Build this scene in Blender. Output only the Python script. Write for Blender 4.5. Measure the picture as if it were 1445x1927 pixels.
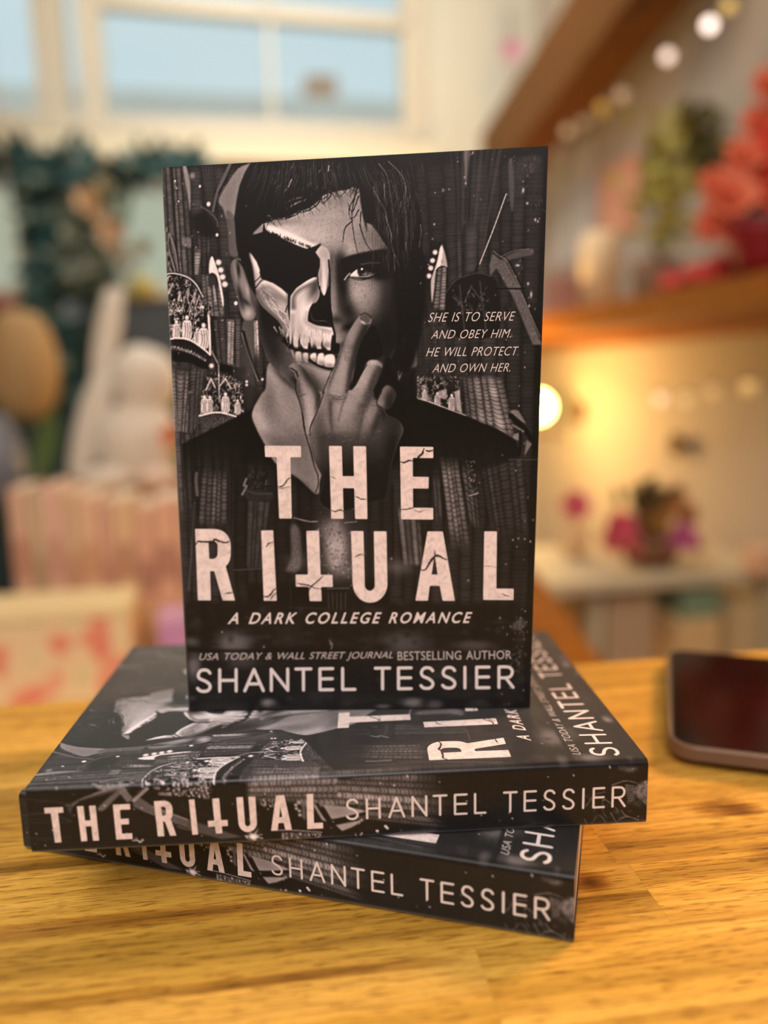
import bpy, bmesh, math, random
import numpy as np
from mathutils import Vector, Matrix, noise as mnoise

for o in list(bpy.data.objects): bpy.data.objects.remove(o)
scene = bpy.context.scene
COL = scene.collection
MM = .001
TOP = .90                                    # height of the counter top

# ---------------------------------------------------------------- camera
F_PX, CX, CY = 1511.7, 722.5, 963.5          # for the 1445 x 1927 frame
CAM = Vector((.13125, -.26829, TOP + .19799))
C_R = Vector((.99978314, -.00359057, -.02051279)); C_U = Vector((.02082467, .17238152, .98481011)); C_F = Vector((0, .98502371, -.17241891))
cam_data = bpy.data.cameras.new('camera'); cam = bpy.data.objects.new('camera', cam_data); COL.objects.link(cam)
cam.matrix_world = Matrix(((C_R.x, C_U.x, -C_F.x, CAM.x), (C_R.y, C_U.y, -C_F.y, CAM.y), (C_R.z, C_U.z, -C_F.z, CAM.z), (0, 0, 0, 1)))
cam_data.sensor_fit = 'VERTICAL'; cam_data.sensor_height = 36.0; cam_data.sensor_width = 27.0
cam_data.lens = F_PX / 1927 * 36.0
cam_data.clip_start = .02; cam_data.clip_end = 100
cam_data.dof.use_dof = True; cam_data.dof.focus_distance = .317; cam_data.dof.aperture_fstop = 2.7
scene.camera = cam

# ---------------------------------------------------------------- light and exposure
vs = scene.view_settings
vs.view_transform = 'Standard'; vs.look = 'None'; vs.gamma = 1.0; vs.exposure = 0.0; vs.use_curve_mapping = False
world = bpy.data.worlds.new('sky'); scene.world = world; world.use_nodes = True
wn = world.node_tree; wn.nodes.clear()
w_out = wn.nodes.new('ShaderNodeOutputWorld'); w_bg = wn.nodes.new('ShaderNodeBackground')
w_tc = wn.nodes.new('ShaderNodeTexCoord'); w_map = wn.nodes.new('ShaderNodeMapping'); w_no = wn.nodes.new('ShaderNodeTexNoise'); w_rp = wn.nodes.new('ShaderNodeValToRGB')
w_map.inputs['Scale'].default_value = (1, 1, 3); w_no.inputs['Scale'].default_value = 1.6; w_no.inputs['Detail'].default_value = 3
w_rp.color_ramp.elements[0].position = .35; w_rp.color_ramp.elements[0].color = (.49, .64, .69, 1)
w_rp.color_ramp.elements[1].position = .70; w_rp.color_ramp.elements[1].color = (.58, .70, .72, 1)
wn.links.new(w_tc.outputs['Generated'], w_map.inputs['Vector']); wn.links.new(w_map.outputs['Vector'], w_no.inputs['Vector'])
wn.links.new(w_no.outputs['Fac'], w_rp.inputs['Fac']); wn.links.new(w_rp.outputs['Color'], w_bg.inputs['Color'])
w_bg.inputs['Strength'].default_value = 1.08; wn.links.new(w_bg.outputs['Background'], w_out.inputs['Surface'])

def area_light(name, loc, target, size, energy, color, size_y=None):
    d = bpy.data.lights.new(name, 'AREA'); d.energy = energy; d.color = color; d.size = size
    if size_y: d.shape = 'RECTANGLE'; d.size_y = size_y
    o = bpy.data.objects.new(name, d); COL.objects.link(o); o.location = loc
    o.rotation_euler = (Vector(target) - Vector(loc)).to_track_quat('-Z', 'Y').to_euler(); return o
area_light('warm_fill_right', (.84, .42, 1.46), (.28, .05, .92), .22, 8.6, (1, .54, .27))  # added warm area light outside the view, turns the counter's right side orange
area_light('overhead_fill_front', (.05, -1.3, 2.3), (.12, .1, 1.0), .9, 28, (1, .90, .90))  # assumed overhead shop light behind the camera, no fixture in view
area_light('overhead_fill_left', (-.75, -.35, 2.3), (-.05, -.05, .9), .6, 12, (1, .98, .86))  # assumed overhead light out of view, brightens the counter's near left side
area_light('overhead_fill_back', (-.1, 2.0, 2.6), (-.1, 3.2, 1.2), 1.0, 23, (1, .97, .93))  # added overhead area light out of view, tilted to brighten the back wall

# ---------------------------------------------------------------- helpers
def at(px, py, depth):
    """the point that far along the viewing ray of a pixel of the 1445 x 1927 photograph"""
    return CAM + (C_F + C_R * ((px - CX) / F_PX) - C_U * ((py - CY) / F_PX)) * depth

ROOM = .182                                   # the room is turned against the camera
E1 = Vector((math.cos(ROOM), math.sin(ROOM), 0)); E2 = Vector((-math.sin(ROOM), math.cos(ROOM), 0))
R0 = Vector((CAM.x, CAM.y, 0))
def room(a, b, z): return R0 + E1 * a + E2 * b + Vector((0, 0, z))
def on_wall(px, py, b):
    """where a pixel's ray meets the plane at distance b into the room: (along the wall, height)"""
    d = at(px, py, 1) - CAM; t = (b - (CAM - R0).dot(E2)) / d.dot(E2); p = CAM + d * t
    return (p - R0).dot(E1), p.z

class MB:
    """mesh builder"""
    def __init__(s): s.v = []; s.f = []; s.sm = []
    def add(s, v, f, smooth=False):
        n = len(s.v); s.v += [tuple(p) for p in v]; s.f += [tuple(i + n for i in q) for q in f]; s.sm += [smooth] * len(f); return s
    def box(s, c, size, rot=None, bevel=0.0, axes=None):
        hx, hy, hz = [q / 2 for q in size]; c = Vector(c)
        ax = axes or (Vector((1, 0, 0)), Vector((0, 1, 0)), Vector((0, 0, 1)))
        if rot is not None:
            m = Matrix.Rotation(rot, 3, 'Z'); ax = tuple(m @ a for a in ax)
        if bevel <= 0:
            v = [c + ax[0] * (x * hx) + ax[1] * (y * hy) + ax[2] * (z * hz) for x in (-1, 1) for y in (-1, 1) for z in (-1, 1)]
            return s.add(v, [(0, 1, 3, 2), (4, 6, 7, 5), (0, 4, 5, 1), (2, 3, 7, 6), (0, 2, 6, 4), (1, 5, 7, 3)])
        bm = bmesh.new(); bmesh.ops.create_cube(bm, size=1)
        for q in bm.verts: q.co = Vector((q.co.x * size[0], q.co.y * size[1], q.co.z * size[2]))
        bmesh.ops.bevel(bm, geom=list(bm.edges), offset=min(bevel, .45 * min(size)), segments=3, affect='EDGES', profile=.5)
        bm.verts.index_update()
        v = [c + ax[0] * q.co.x + ax[1] * q.co.y + ax[2] * q.co.z for q in bm.verts]; f = [[q.index for q in p.verts] for p in bm.faces]; bm.free()
        return s.add(v, f)
    def lathe(s, base, prof, n=32, axis=None, cap=True):
        """prof: (radius, height) pairs"""
        base = Vector(base); q = (Vector(axis) if axis else Vector((0, 0, 1))).to_track_quat('Z', 'Y'); v = []; f = []
        for rr, h in prof:
            for k in range(n): a = 2 * math.pi * k / n; v.append(base + q @ Vector((rr * math.cos(a), rr * math.sin(a), h)))
        for i in range(len(prof) - 1):
            for k in range(n): f.append((i * n + k, i * n + (k + 1) % n, (i + 1) * n + (k + 1) % n, (i + 1) * n + k))
        if cap: f.append(tuple(range(n))[::-1]); f.append(tuple((len(prof) - 1) * n + k for k in range(n)))
        return s.add(v, f, True)
    def tube(s, pts, rad, n=8, rad1=None):
        P = [Vector(p) for p in pts]; rad1 = rad if rad1 is None else rad1; v = []; f = []; N = len(P)
        for i, p in enumerate(P):
            t = (P[min(i + 1, N - 1)] - P[max(i - 1, 0)]).normalized(); q = t.to_track_quat('Z', 'Y'); rr = rad + (rad1 - rad) * i / max(1, N - 1)
            for k in range(n): a = 2 * math.pi * k / n; v.append(p + q @ Vector((rr * math.cos(a), rr * math.sin(a), 0)))
        for i in range(N - 1):
            for k in range(n): f.append((i * n + k, i * n + (k + 1) % n, (i + 1) * n + (k + 1) % n, (i + 1) * n + k))
        f.append(tuple(range(n))[::-1]); f.append(tuple((N - 1) * n + k for k in range(n)))
        return s.add(v, f, True)
    def blob(s, c, r, sub=3, rough=0., seed=0, q=None):
        bm = bmesh.new(); bmesh.ops.create_icosphere(bm, subdivisions=sub, radius=1); c = Vector(c); r = r if hasattr(r, '__len__') else (r, r, r)
        off = Vector((seed * 3.1, seed * 1.7, seed * 2.3)); bm.verts.index_update(); v = []
        for p in bm.verts:
            k = 1 + rough * mnoise.noise(p.co * 2.2 + off); w = Vector((p.co.x * r[0] * k, p.co.y * r[1] * k, p.co.z * r[2] * k))
            v.append(c + (q @ w if q else w))
        f = [[p.index for p in t.verts] for t in bm.faces]; bm.free(); return s.add(v, f, True)
    def petal(s, base, direction, up, length, width, cup=.3, n=5):
        """a curved petal or leaf with two skins"""
        base = Vector(base); d = Vector(direction).normalized(); sd = d.cross(Vector(up)); sd = sd.normalized() if sd.length > 1e-4 else d.orthogonal().normalized(); nn = sd.cross(d).normalized()
        v = []; f = []
        for lay in (0, 1):
            for i in range(n + 1):
                t = i / n; w = width * math.sin(math.pi * min(1, .06 + t * .94)) ** .7 * .5
                c0 = base + d * (length * t) + nn * (cup * length * t * t - lay * .004 * length)
                for j in (-1, 0, 1): v.append(c0 + sd * (w * j) + nn * (abs(j) * cup * width * .35))
        M = (n + 1) * 3
        for lay in (0, 1):
            for i in range(n):
                for j in (0, 1):
                    a = lay * M + i * 3 + j; q = (a, a + 1, a + 4, a + 3); f.append(q if lay == 0 else q[::-1])
        return s.add(v, f, True)
    def blossom(s, c, rad, normal=(0, -1, .3), rings=((8, 1., .25), (7, .72, .7), (5, .45, 1.3)), seed=0, wid=.62):
        c = Vector(c); nz = Vector(normal).normalized(); x = nz.orthogonal().normalized(); y = nz.cross(x); rr = random.Random(seed)
        for (n, rl, tilt) in rings:
            for k in range(n):
                a = 2 * math.pi * (k + rr.uniform(-.2, .2)) / n + tilt; d = (x * math.cos(a) + y * math.sin(a)) * math.cos(tilt * .7) + nz * math.sin(tilt * .7)
                s.petal(c, d, nz, rad * rl * rr.uniform(.9, 1.1), rad * wid * rr.uniform(.85, 1.1), .25)
        return s

def build(name, mb, m, parent=None, kind=None, loc=None, smooth=None):
    me = bpy.data.meshes.new(name)
    origin = Vector(loc) if loc is not None else (parent_origin(parent) if parent else Vector((0, 0, 0)))
    me.from_pydata([tuple(Vector(p) - origin) for p in mb.v], [], mb.f); me.update()
    me.polygons.foreach_set('use_smooth', [True] * len(mb.f) if smooth else mb.sm)
    o = bpy.data.objects.new(name, me); COL.objects.link(o)
    if parent: o.parent = parent
    else: o.location = origin
    if m: me.materials.append(m)
    if kind: o['kind'] = kind
    return o
def parent_origin(p):
    v = Vector((0, 0, 0))
    while p: v = v + Vector(p.location); p = p.parent
    return v
def tag(o, label, cat, group=None):
    o['label'] = label; o['category'] = cat
    if group: o['group'] = group
    return o
def thing(name, label, cat, loc, group=None):
    o = bpy.data.objects.new(name, None); COL.objects.link(o); o.location = loc; o.empty_display_size = .02
    return tag(o, label, cat, group)
def structure(name, mb, m, parent=None):
    return build(name, mb, m, parent, None if parent else 'structure')

def lin(c):
    c = [q / 255 for q in c]; return tuple(q / 12.92 if q <= .04045 else ((q + .055) / 1.055) ** 2.4 for q in c) + (1,)
def material(name, rgb, rough=.6, metal=0., var=.12, scale=30., spec=.5, bump=0., emit=0., trans=0., coat=0., sheen=0.):
    """plain procedural surface: a noise varies the colour a little"""
    m = bpy.data.materials.new(name); m.use_nodes = True; nt = m.node_tree; b = nt.nodes['Principled BSDF']
    tc = nt.nodes.new('ShaderNodeTexCoord'); no = nt.nodes.new('ShaderNodeTexNoise'); no.inputs['Scale'].default_value = scale; no.inputs['Detail'].default_value = 4
    mx = nt.nodes.new('ShaderNodeMixRGB'); c = lin(rgb); mx.inputs[1].default_value = tuple(q * (1 - var) for q in c[:3]) + (1,); mx.inputs[2].default_value = tuple(min(1, q * (1 + var)) for q in c[:3]) + (1,)
    nt.links.new(tc.outputs['Object'], no.inputs['Vector']); nt.links.new(no.outputs['Fac'], mx.inputs[0]); nt.links.new(mx.outputs[0], b.inputs['Base Color'])
    b.inputs['Roughness'].default_value = rough; b.inputs['Metallic'].default_value = metal; b.inputs['Specular IOR Level'].default_value = spec
    if emit: nt.links.new(mx.outputs[0], b.inputs['Emission Color']); b.inputs['Emission Strength'].default_value = emit
    if trans: b.inputs['Transmission Weight'].default_value = trans
    if coat: b.inputs['Coat Weight'].default_value = coat
    if sheen: b.inputs['Sheen Weight'].default_value = sheen
    if bump:
        bp = nt.nodes.new('ShaderNodeBump'); bp.inputs['Strength'].default_value = bump; bp.inputs['Distance'].default_value = .002
        nt.links.new(no.outputs['Fac'], bp.inputs['Height']); nt.links.new(bp.outputs['Normal'], b.inputs['Normal'])
    return m
rnd = random.Random(4)
# ---------------------------------------------------------------- printed cover picture (drawn in code with numpy)
class Canvas:
    """grey picture, x0,y0 = offset of its drawing coordinates"""
    def __init__(s, x0, y0, w, h, val):
        s.x0, s.y0, s.w, s.h = x0, y0, w, h
        s.a = np.full((h, w), float(val)); s.rng = np.random.default_rng(7)
    def bbox(s, xa, ya, xb, yb):
        xa = int(max(0, math.floor(xa - s.x0))); ya = int(max(0, math.floor(ya - s.y0)))
        xb = int(min(s.w, math.ceil(xb - s.x0))); yb = int(min(s.h, math.ceil(yb - s.y0)))
        return xa, ya, max(xa, xb), max(ya, yb)
    def mask(s, pts, feather=.7, smooth=True):
        p = np.array(pts, float)
        if smooth: p = catmull(p, True)
        pad = int(3 * feather + 3)
        xa, ya, xb, yb = s.bbox(p[:, 0].min() - pad, p[:, 1].min() - pad, p[:, 0].max() + pad, p[:, 1].max() + pad)
        m = np.zeros((yb - ya, xb - xa))
        if m.size == 0: return (slice(0, 0), slice(0, 0)), m
        X = np.arange(xa, xb) + s.x0; q = np.roll(p, -1, 0); SS = 3
        for r in range(yb - ya):
            for k in range(SS):
                y = ya + r + s.y0 + (k + .5) / SS
                hit = (p[:, 1] <= y) != (q[:, 1] <= y)
                if not hit.any(): continue
                a, b = p[hit], q[hit]
                xs = np.sort(a[:, 0] + (y - a[:, 1]) / (b[:, 1] - a[:, 1]) * (b[:, 0] - a[:, 0]))
                for i in range(0, len(xs) - 1, 2):
                    m[r] += (np.clip(xs[i + 1] - X, 0, 1) - np.clip(xs[i] - X, 0, 1)) / SS
        if feather > .3: m = blur(m, feather)
        return (slice(ya, yb), slice(xa, xb)), np.clip(m, 0, 1)
    def full(s, pts, feather=.7, smooth=True):
        sl, m = s.mask(pts, feather, smooth); f = np.zeros((s.h, s.w)); f[sl] = m; return f
    def fill(s, pts, val, op=1., feather=.7, smooth=True, clip=None, noise=0):
        sl, m = s.mask(pts, feather, smooth); m = m * op
        if m.size == 0: return
        if clip is not None: m = m * clip[sl]
        v = val
        if noise: v = val * (1 + noise * s.rng.standard_normal(m.shape))
        s.a[sl] = s.a[sl] * (1 - m) + v * m
    def dab(s, x, y, rx, ry, val, op=1., ang=0., clip=None, hard=2.):
        R = 2.6 * max(rx, ry)
        xa, ya, xb, yb = s.bbox(x - R, y - R, x + R, y + R)
        if xb <= xa or yb <= ya: return
        X, Y = np.meshgrid(np.arange(xa, xb) + s.x0 + .5 - x, np.arange(ya, yb) + s.y0 + .5 - y)
        c, sn = math.cos(math.radians(ang)), math.sin(math.radians(ang))
        u = (X * c + Y * sn) / rx; v = (-X * sn + Y * c) / ry
        m = op * np.exp(-.5 * np.power(u * u + v * v, hard / 2) * 1.6)
        if clip is not None: m = m * clip[ya:yb, xa:xb]
        s.a[ya:yb, xa:xb] = s.a[ya:yb, xa:xb] * (1 - m) + val * m
    def line(s, pts, w, val, op=1., w1=None, smooth=True, clip=None, soft=.8):
        p = np.array(pts, float)
        if smooth and len(p) > 2: p = catmull(p, False)
        w1 = w if w1 is None else w1; pad = max(w, w1) + 3
        n = len(p) - 1
        L = np.concatenate([[0], np.cumsum(np.hypot(*np.diff(p, axis=0).T))]); L = L / max(L[-1], 1e-6)
        xa, ya, xb, yb = s.bbox(p[:, 0].min() - pad, p[:, 1].min() - pad, p[:, 0].max() + pad, p[:, 1].max() + pad)
        if xb <= xa or yb <= ya: return
        M = np.zeros((yb - ya, xb - xa))
        for i in range(n):
            a, b = p[i], p[i + 1]
            xc, yc, xd, yd = s.bbox(min(a[0], b[0]) - pad, min(a[1], b[1]) - pad, max(a[0], b[0]) + pad, max(a[1], b[1]) + pad)
            if xd <= xc or yd <= yc: continue
            X, Y = np.meshgrid(np.arange(xc, xd) + s.x0 + .5, np.arange(yc, yd) + s.y0 + .5)
            d = b - a; l2 = max(d @ d, 1e-9)
            t = np.clip(((X - a[0]) * d[0] + (Y - a[1]) * d[1]) / l2, 0, 1)
            D = np.hypot(X - a[0] - t * d[0], Y - a[1] - t * d[1])
            ww = (w + (w1 - w) * (L[i] + t * (L[i + 1] - L[i]))) / 2
            m = np.clip((ww - D) / soft + .5, 0, 1)
            sub = M[yc - ya:yd - ya, xc - xa:xd - xa]; np.maximum(sub, m, out=sub)
        M = M * op
        if clip is not None: M = M * clip[ya:yb, xa:xb]
        s.a[ya:yb, xa:xb] = s.a[ya:yb, xa:xb] * (1 - M) + val * M
    def shaft(s, quad, val, n=5, course=11., contrast=.5, fade=(0., 0.), clip=None, op=1., bend=.0, edge=.35, seed=1, dark=.13, bricks=.6):
        """a clustered stone column: quad = top-left, top-right, bottom-right, bottom-left; vertical shafts with brick courses"""
        q = np.array(quad, float); sl, m = s.mask(q, 1., False); m = m * op
        if clip is not None: m = m * clip[sl]
        if m.size == 0: return
        Hm = homography(q, [(0, 0), (1, 0), (1, 1), (0, 1)])
        X, Y = np.meshgrid(np.arange(sl[1].start, sl[1].stop) + s.x0 + .5, np.arange(sl[0].start, sl[0].stop) + s.y0 + .5)
        U, V = apply_h(Hm, X, Y)
        r = np.random.default_rng(seed)
        cuts = np.sort(np.concatenate([[0, 1.0001], (np.arange(1, n) + r.uniform(-.25, .25, n - 1)) / n]))
        k = np.clip(np.searchsorted(cuts, U) - 1, 0, n - 1)
        f = (U - cuts[k]) / (cuts[k + 1] - cuts[k])
        tone = r.uniform(.65, 1.1, n)[k]
        prof = 1 - contrast * np.power(np.abs(2 * f - 1), 2.2)
        length = np.hypot(*(q[0] - q[3])); nc = max(1, length / course)
        ph = V * nc + r.uniform(0, 1, n)[k] + bend * (2 * f - 1) ** 2
        fr = ph - np.floor(ph); row = np.floor(ph).astype(int)
        joint = np.exp(-((fr - .5) / .09) ** 2)
        br = 1 + .28 * (hash2(row, k + 13 * seed) - .5)
        val_ = dark + (val - dark) * tone * prof * br * (1 - bricks * joint)
        e = np.clip(np.minimum(U, 1 - U), 0, 1); val_ = dark + (val_ - dark) * (1 - edge * np.exp(-e / .08))
        ft = np.ones_like(V)
        if fade[0] > 0: ft *= np.clip(V / fade[0], 0, 1)
        if fade[1] > 0: ft *= np.clip((1 - V) / fade[1], 0, 1)
        ft = ft * ft * (3 - 2 * ft); m = m * ft
        s.a[sl] = s.a[sl] * (1 - m) + val_ * m
    def carve(s, quad, val, n=900, seed=3, clip=None, dark=.12, size=(1.0, 5.), vert=.6):
        """broken stone tracery: many short light and dark strokes inside a quad"""
        q = np.array(quad, float); cl = s.full(q, 1.2, False)
        if clip is not None: cl = cl * clip
        r = np.random.default_rng(seed); Hm = homography([(0, 0), (1, 0), (1, 1), (0, 1)], q)
        for i in range(n):
            u, v = r.uniform(0, 1, 2); x, y = apply_h(Hm, np.array(u), np.array(v)); x = float(x); y = float(y)
            L = r.uniform(*size) * 1.6
            an = r.choice([math.pi / 2, math.pi / 2, r.uniform(0, math.pi), .9, 2.2]) if r.uniform() < vert else r.uniform(0, math.pi)
            vv = val * r.uniform(.55, 1.15) if r.uniform() < .5 else dark * r.uniform(.7, 1.5)
            s.line([(x - L * math.cos(an) / 2, y - L * math.sin(an) / 2), (x + L * math.cos(an) / 2, y + L * math.sin(an) / 2)],
                   r.uniform(.8, 1.9), vv, r.uniform(.5, .95), clip=cl, smooth=False)
    def statue(s, x, y, h, val, clip=None):
        """small robed stone figure standing with its foot at y"""
        w = h * .2
        s.dab(x, y - h * .9, h * .075, h * .09, val, .95, clip=clip, hard=4)
        s.fill([(x - w * .8, y - h * .74), (x, y - h * .8), (x + w * .8, y - h * .74), (x + w, y - h * .4), (x + w * .8, y), (x - w * .8, y), (x - w, y - h * .4)], val * .85, .9, .8, clip=clip)
        for k in (-.45, .05, .5):
            s.line([(x + w * k, y - h * .7), (x + w * (k + .2), y - h * .35), (x + w * (k - .1), y)], 1.3, .2, .6, clip=clip)
        s.line([(x - w * .9, y - h * .6), (x - w * .2, y - h * .5), (x + w * .5, y - h * .58)], 1.3, val * .6, .5, clip=clip)

def catmull(p, closed, k=6):
    p = np.asarray(p, float); n = len(p)
    if closed: P = np.vstack([p[-1], p, p[0], p[1]]); m = n
    else: P = np.vstack([2 * p[0] - p[1], p, 2 * p[-1] - p[-2]]); m = n - 1
    out = []
    for i in range(m):
        a, b, c, d = P[i], P[i + 1], P[i + 2], P[i + 3]
        for t in np.arange(k) / k:
            out.append(.5 * (2 * b + (c - a) * t + (2 * a - 5 * b + 4 * c - d) * t * t + (3 * b - a - 3 * c + d) * t ** 3))
    if not closed: out.append(p[-1])
    return np.array(out)

def blur(m, sg):
    r = max(1, int(3 * sg)); k = np.exp(-.5 * (np.arange(-r, r + 1) / sg) ** 2); k /= k.sum()
    for ax in (0, 1):
        pad = [(0, 0), (0, 0)]; pad[ax] = (r, r); P = np.pad(m, pad, mode='edge'); o = np.zeros_like(m)
        for i, kk in enumerate(k):
            o += kk * (P[i:i + m.shape[0], :] if ax == 0 else P[:, i:i + m.shape[1]])
        m = o
    return m

def hash2(i, j):
    v = np.sin(i * 127.1 + j * 311.7) * 43758.5453
    return v - np.floor(v)

def homography(src, dst):
    A = []; b = []
    for (x, y), (u, v) in zip(src, dst):
        A.append([x, y, 1, 0, 0, 0, -u * x, -u * y]); b.append(u)
        A.append([0, 0, 0, x, y, 1, -v * x, -v * y]); b.append(v)
    h = np.linalg.solve(np.array(A, float), np.array(b, float))
    return np.append(h, 1).reshape(3, 3)

def apply_h(Hm, X, Y):
    d = Hm[2, 0] * X + Hm[2, 1] * Y + Hm[2, 2]
    return (Hm[0, 0] * X + Hm[0, 1] * Y + Hm[0, 2]) / d, (Hm[1, 0] * X + Hm[1, 1] * Y + Hm[1, 2]) / d

def fbm(w, h, cell, seed, octv=4):
    r = np.random.default_rng(seed); out = np.zeros((h, w)); amp = 1.; tot = 0
    for o in range(octv):
        gw = int(w / cell) + 3; gh = int(h / cell) + 3; g = r.uniform(-1, 1, (gh, gw))
        y = np.arange(h) / cell; x = np.arange(w) / cell
        yi = y.astype(int); xi = x.astype(int); fy = (y - yi)[:, None]; fx = (x - xi)[None]
        fy = fy * fy * (3 - 2 * fy); fx = fx * fx * (3 - 2 * fx)
        g00 = g[yi][:, xi]; g10 = g[yi + 1][:, xi]; g01 = g[yi][:, xi + 1]; g11 = g[yi + 1][:, xi + 1]
        out += amp * ((g00 * (1 - fx) + g01 * fx) * (1 - fy) + (g10 * (1 - fx) + g11 * fx) * fy)
        tot += amp; amp *= .55; cell = max(1.01, cell / 2.1)
    return out / tot
COVER_QUAD = [(301, 315), (1031, 275), (997, 1334), (352, 1341)]

def zone(name, *pts):
    ox, oy, sc = {'A': (430, 300, 5.), 'B': (640, 300, 5.), 'C': (430, 530, 5.), 'D': (560, 570, 5.), 'E': (560, 780, 5.),
                  'F': (300, 300, 6.424), 'G': (310, 580, 6.424), 'H': (320, 820, 6.424), 'R': (790, 280, 5.14),
                  'S': (740, 600, 5.16), 'T': (740, 820, 5.16), 'K': (480, 940, 5.16), 'L': (350, 1150, 4.25), 'M': (660, 1150, 4.129)}[name]
    return [(ox + x / sc, oy + y / sc) for x, y in pts]

def paint_front():
    c = Canvas(290, 262, 752, 1090, .135); r = np.random.default_rng(11)
    n1 = fbm(c.w, c.h, 70, 5, 5); n2 = fbm(c.w, c.h, 9, 6, 3)
    c.a += .035 * n1 + .015 * n2
    # ---- broad dim piers and vault ribs that fill the nave
    for q, v, n, sd in (([(300, 300), (450, 300), (470, 560), (310, 560)], .25, 6, 61), ([(400, 480), (520, 480), (520, 800), (420, 800)], .24, 5, 62), ([(310, 560), (440, 560), (470, 1180), (345, 1180)], .25, 7, 63), ([(440, 860), (560, 860), (560, 1120), (440, 1120)], .22, 6, 64),
                        ([(780, 290), (1025, 280), (1010, 600), (800, 600)], .22, 9, 65), ([(770, 560), (1010, 560), (1000, 900), (790, 900)], .23, 9, 66), ([(730, 860), (1000, 860), (990, 1160), (730, 1160)], .24, 10, 67), ([(560, 900), (740, 900), (740, 1110), (560, 1110)], .20, 7, 68), ([(350, 1130), (990, 1130), (985, 1330), (352, 1330)], .17, 20, 69)):
        c.shaft(q, v, n, 8, .5, (.12, .12), edge=.2, seed=sd, bricks=.35)
    # ---- left nave: ribs, big pier, capital with statues
    c.shaft(zone('F', (20, 80), (130, 80), (230, 1400), (70, 1400)), .30, 2, 14, .6, (0, .05), bricks=.15, seed=2)
    c.shaft(zone('F', (150, 80), (330, 80), (420, 1420), (230, 1400)), .34, 3, 12, .7, (.05, 0), bricks=.2, seed=3)
    c.fill(zone('F', (285, 80), (325, 80), (375, 300), (372, 640), (340, 420)), .50, .8, 1.)
    c.fill(zone('F', (290, 965), (400, 980), (395, 1080), (285, 1065)), .42, .6, 1.5)
    for q in ([(95, 850), (60, 1000), (150, 1380)], [(120, 920), (110, 1080), (190, 1380)], [(135, 930), (190, 1130), (225, 1380)], [(60, 1050), (80, 1220), (140, 1370)]):
        c.line(zone('F', *q), 5, .40, .8, 3); c.line([(x + 3, y) for x, y in zone('F', *q)], 2, .12, .8)
    c.shaft(zone('F', (380, 600), (620, 640), (620, 1420), (400, 1420)), .27, 4, 7, .5, (.5, 0), seed=4)
    c.shaft(zone('F', (420, 1050), (520, 1050), (480, 1420), (420, 1420)), .46, 1, 5.5, .4, (.3, 0), seed=5)
    c.shaft(zone('F', (500, 1400), (740, 1400), (800, 1927), (530, 1927)), .40, 4, 7, .5, (.1, 0), bend=.4, seed=6)
    # vault ribs and curved wall above
    c.fill(zone('F', (1140, 40), (1060, 60), (960, 110), (840, 270), (720, 500), (770, 600), (830, 740), (960, 640), (1060, 260)), .44, .95, 1.2)
    c.fill(zone('F', (810, 640), (880, 660), (920, 760), (960, 1120), (930, 1200), (850, 1160), (830, 900)), .33, .9, 1.5)
    c.line(zone('F', (870, 60), (790, 220), (700, 420), (650, 640)), 9, .34, .8, 4); c.line(zone('F', (890, 60), (810, 240), (720, 420)), 3, .11, .9)
    for k in range(6): c.line(zone('F', (520 + 40 * k, 90), (560 + 22 * k, 330), (600 + 8 * k, 560)), 3, .24, .55, 1.5)
    c.line(zone('F', (500, 580), (600, 640), (690, 740), (710, 830)), 3, .34, .7)
    c.fill(zone('F', (400, 700), (560, 650), (680, 800), (640, 960), (460, 920)), .11, .7, 5)
    # lit window and lamps left
    c.fill(zone('F', (650, 1200), (610, 1250), (605, 1400), (650, 1400), (700, 1450), (740, 1650), (772, 1820), (775, 1700), (720, 1400)), .72, .95, .8)
    c.fill(zone('F', (590, 1440), (640, 1400), (690, 1450), (710, 1580), (600, 1570)), .24, .95, 1.)
    c.line(zone('F', (640, 1400), (690, 1450), (705, 1540)), 2, .12, .9)
    c.fill(zone('F', (650, 1560), (668, 1570), (690, 1740), (672, 1750)), .52, .9, .7)
    c.line(zone('F', (655, 1190), (700, 1320), (735, 1420)), 2.4, .10, .95)
    for x, y in ((716, 1268), (743, 1362), (766, 1448), (793, 1536)): c.dab(*zone('F', (x, y))[0], 5, 5, .85, 1, hard=3.5); c.dab(*zone('F', (x, y))[0], 8, 8, .5, .25)
    for x, y, q in ((597, 550, 3.4), (700, 930, 2.4), (926, 1768, 3.), (492, 330, 2.), (190, 265, 1.4), (232, 518, 1.4), (400, 200, 5)): c.dab(*zone('F', (x, y))[0], q, q * 1.2, .42 if q == 5 else .85, .95, hard=4)
    # pier below the capital
    c.shaft(zone('G', (40, 660), (460, 760), (300, 1640), (110, 1700)), .42, 5, 5.2, .55, (.12, 0), bend=.45, seed=8)
    c.shaft(zone('G', (300, 760), (480, 790), (420, 1420), (280, 1640)), .30, 3, 5.5, .55, (.05, 0), seed=9)
    c.shaft(zone('H', (40, 0), (250, 0), (290, 1100), (110, 1100)), .30, 3, 5.2, .6, (0, .3), bend=.4, seed=10)
    c.shaft(zone('G', (580, 150), (930, 150), (920, 760), (640, 760)), .33, 5, 5, .55, (.05, .05), bend=.5, seed=12)
    c.shaft(zone('G', (760, 150), (850, 150), (830, 720), (750, 700)), .48, 2, 4.6, .4, (.1, .0), seed=13)
    c.shaft(zone('G', (1070, 180), (1130, 180), (1150, 700), (1080, 680)), .62, 2, 4.2, .3, (.0, .4), seed=14)
    c.fill(zone('G', (960, 170), (1080, 170), (1080, 700), (1120, 900), (960, 420), (930, 330)), .33, .85, 1.2)
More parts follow.
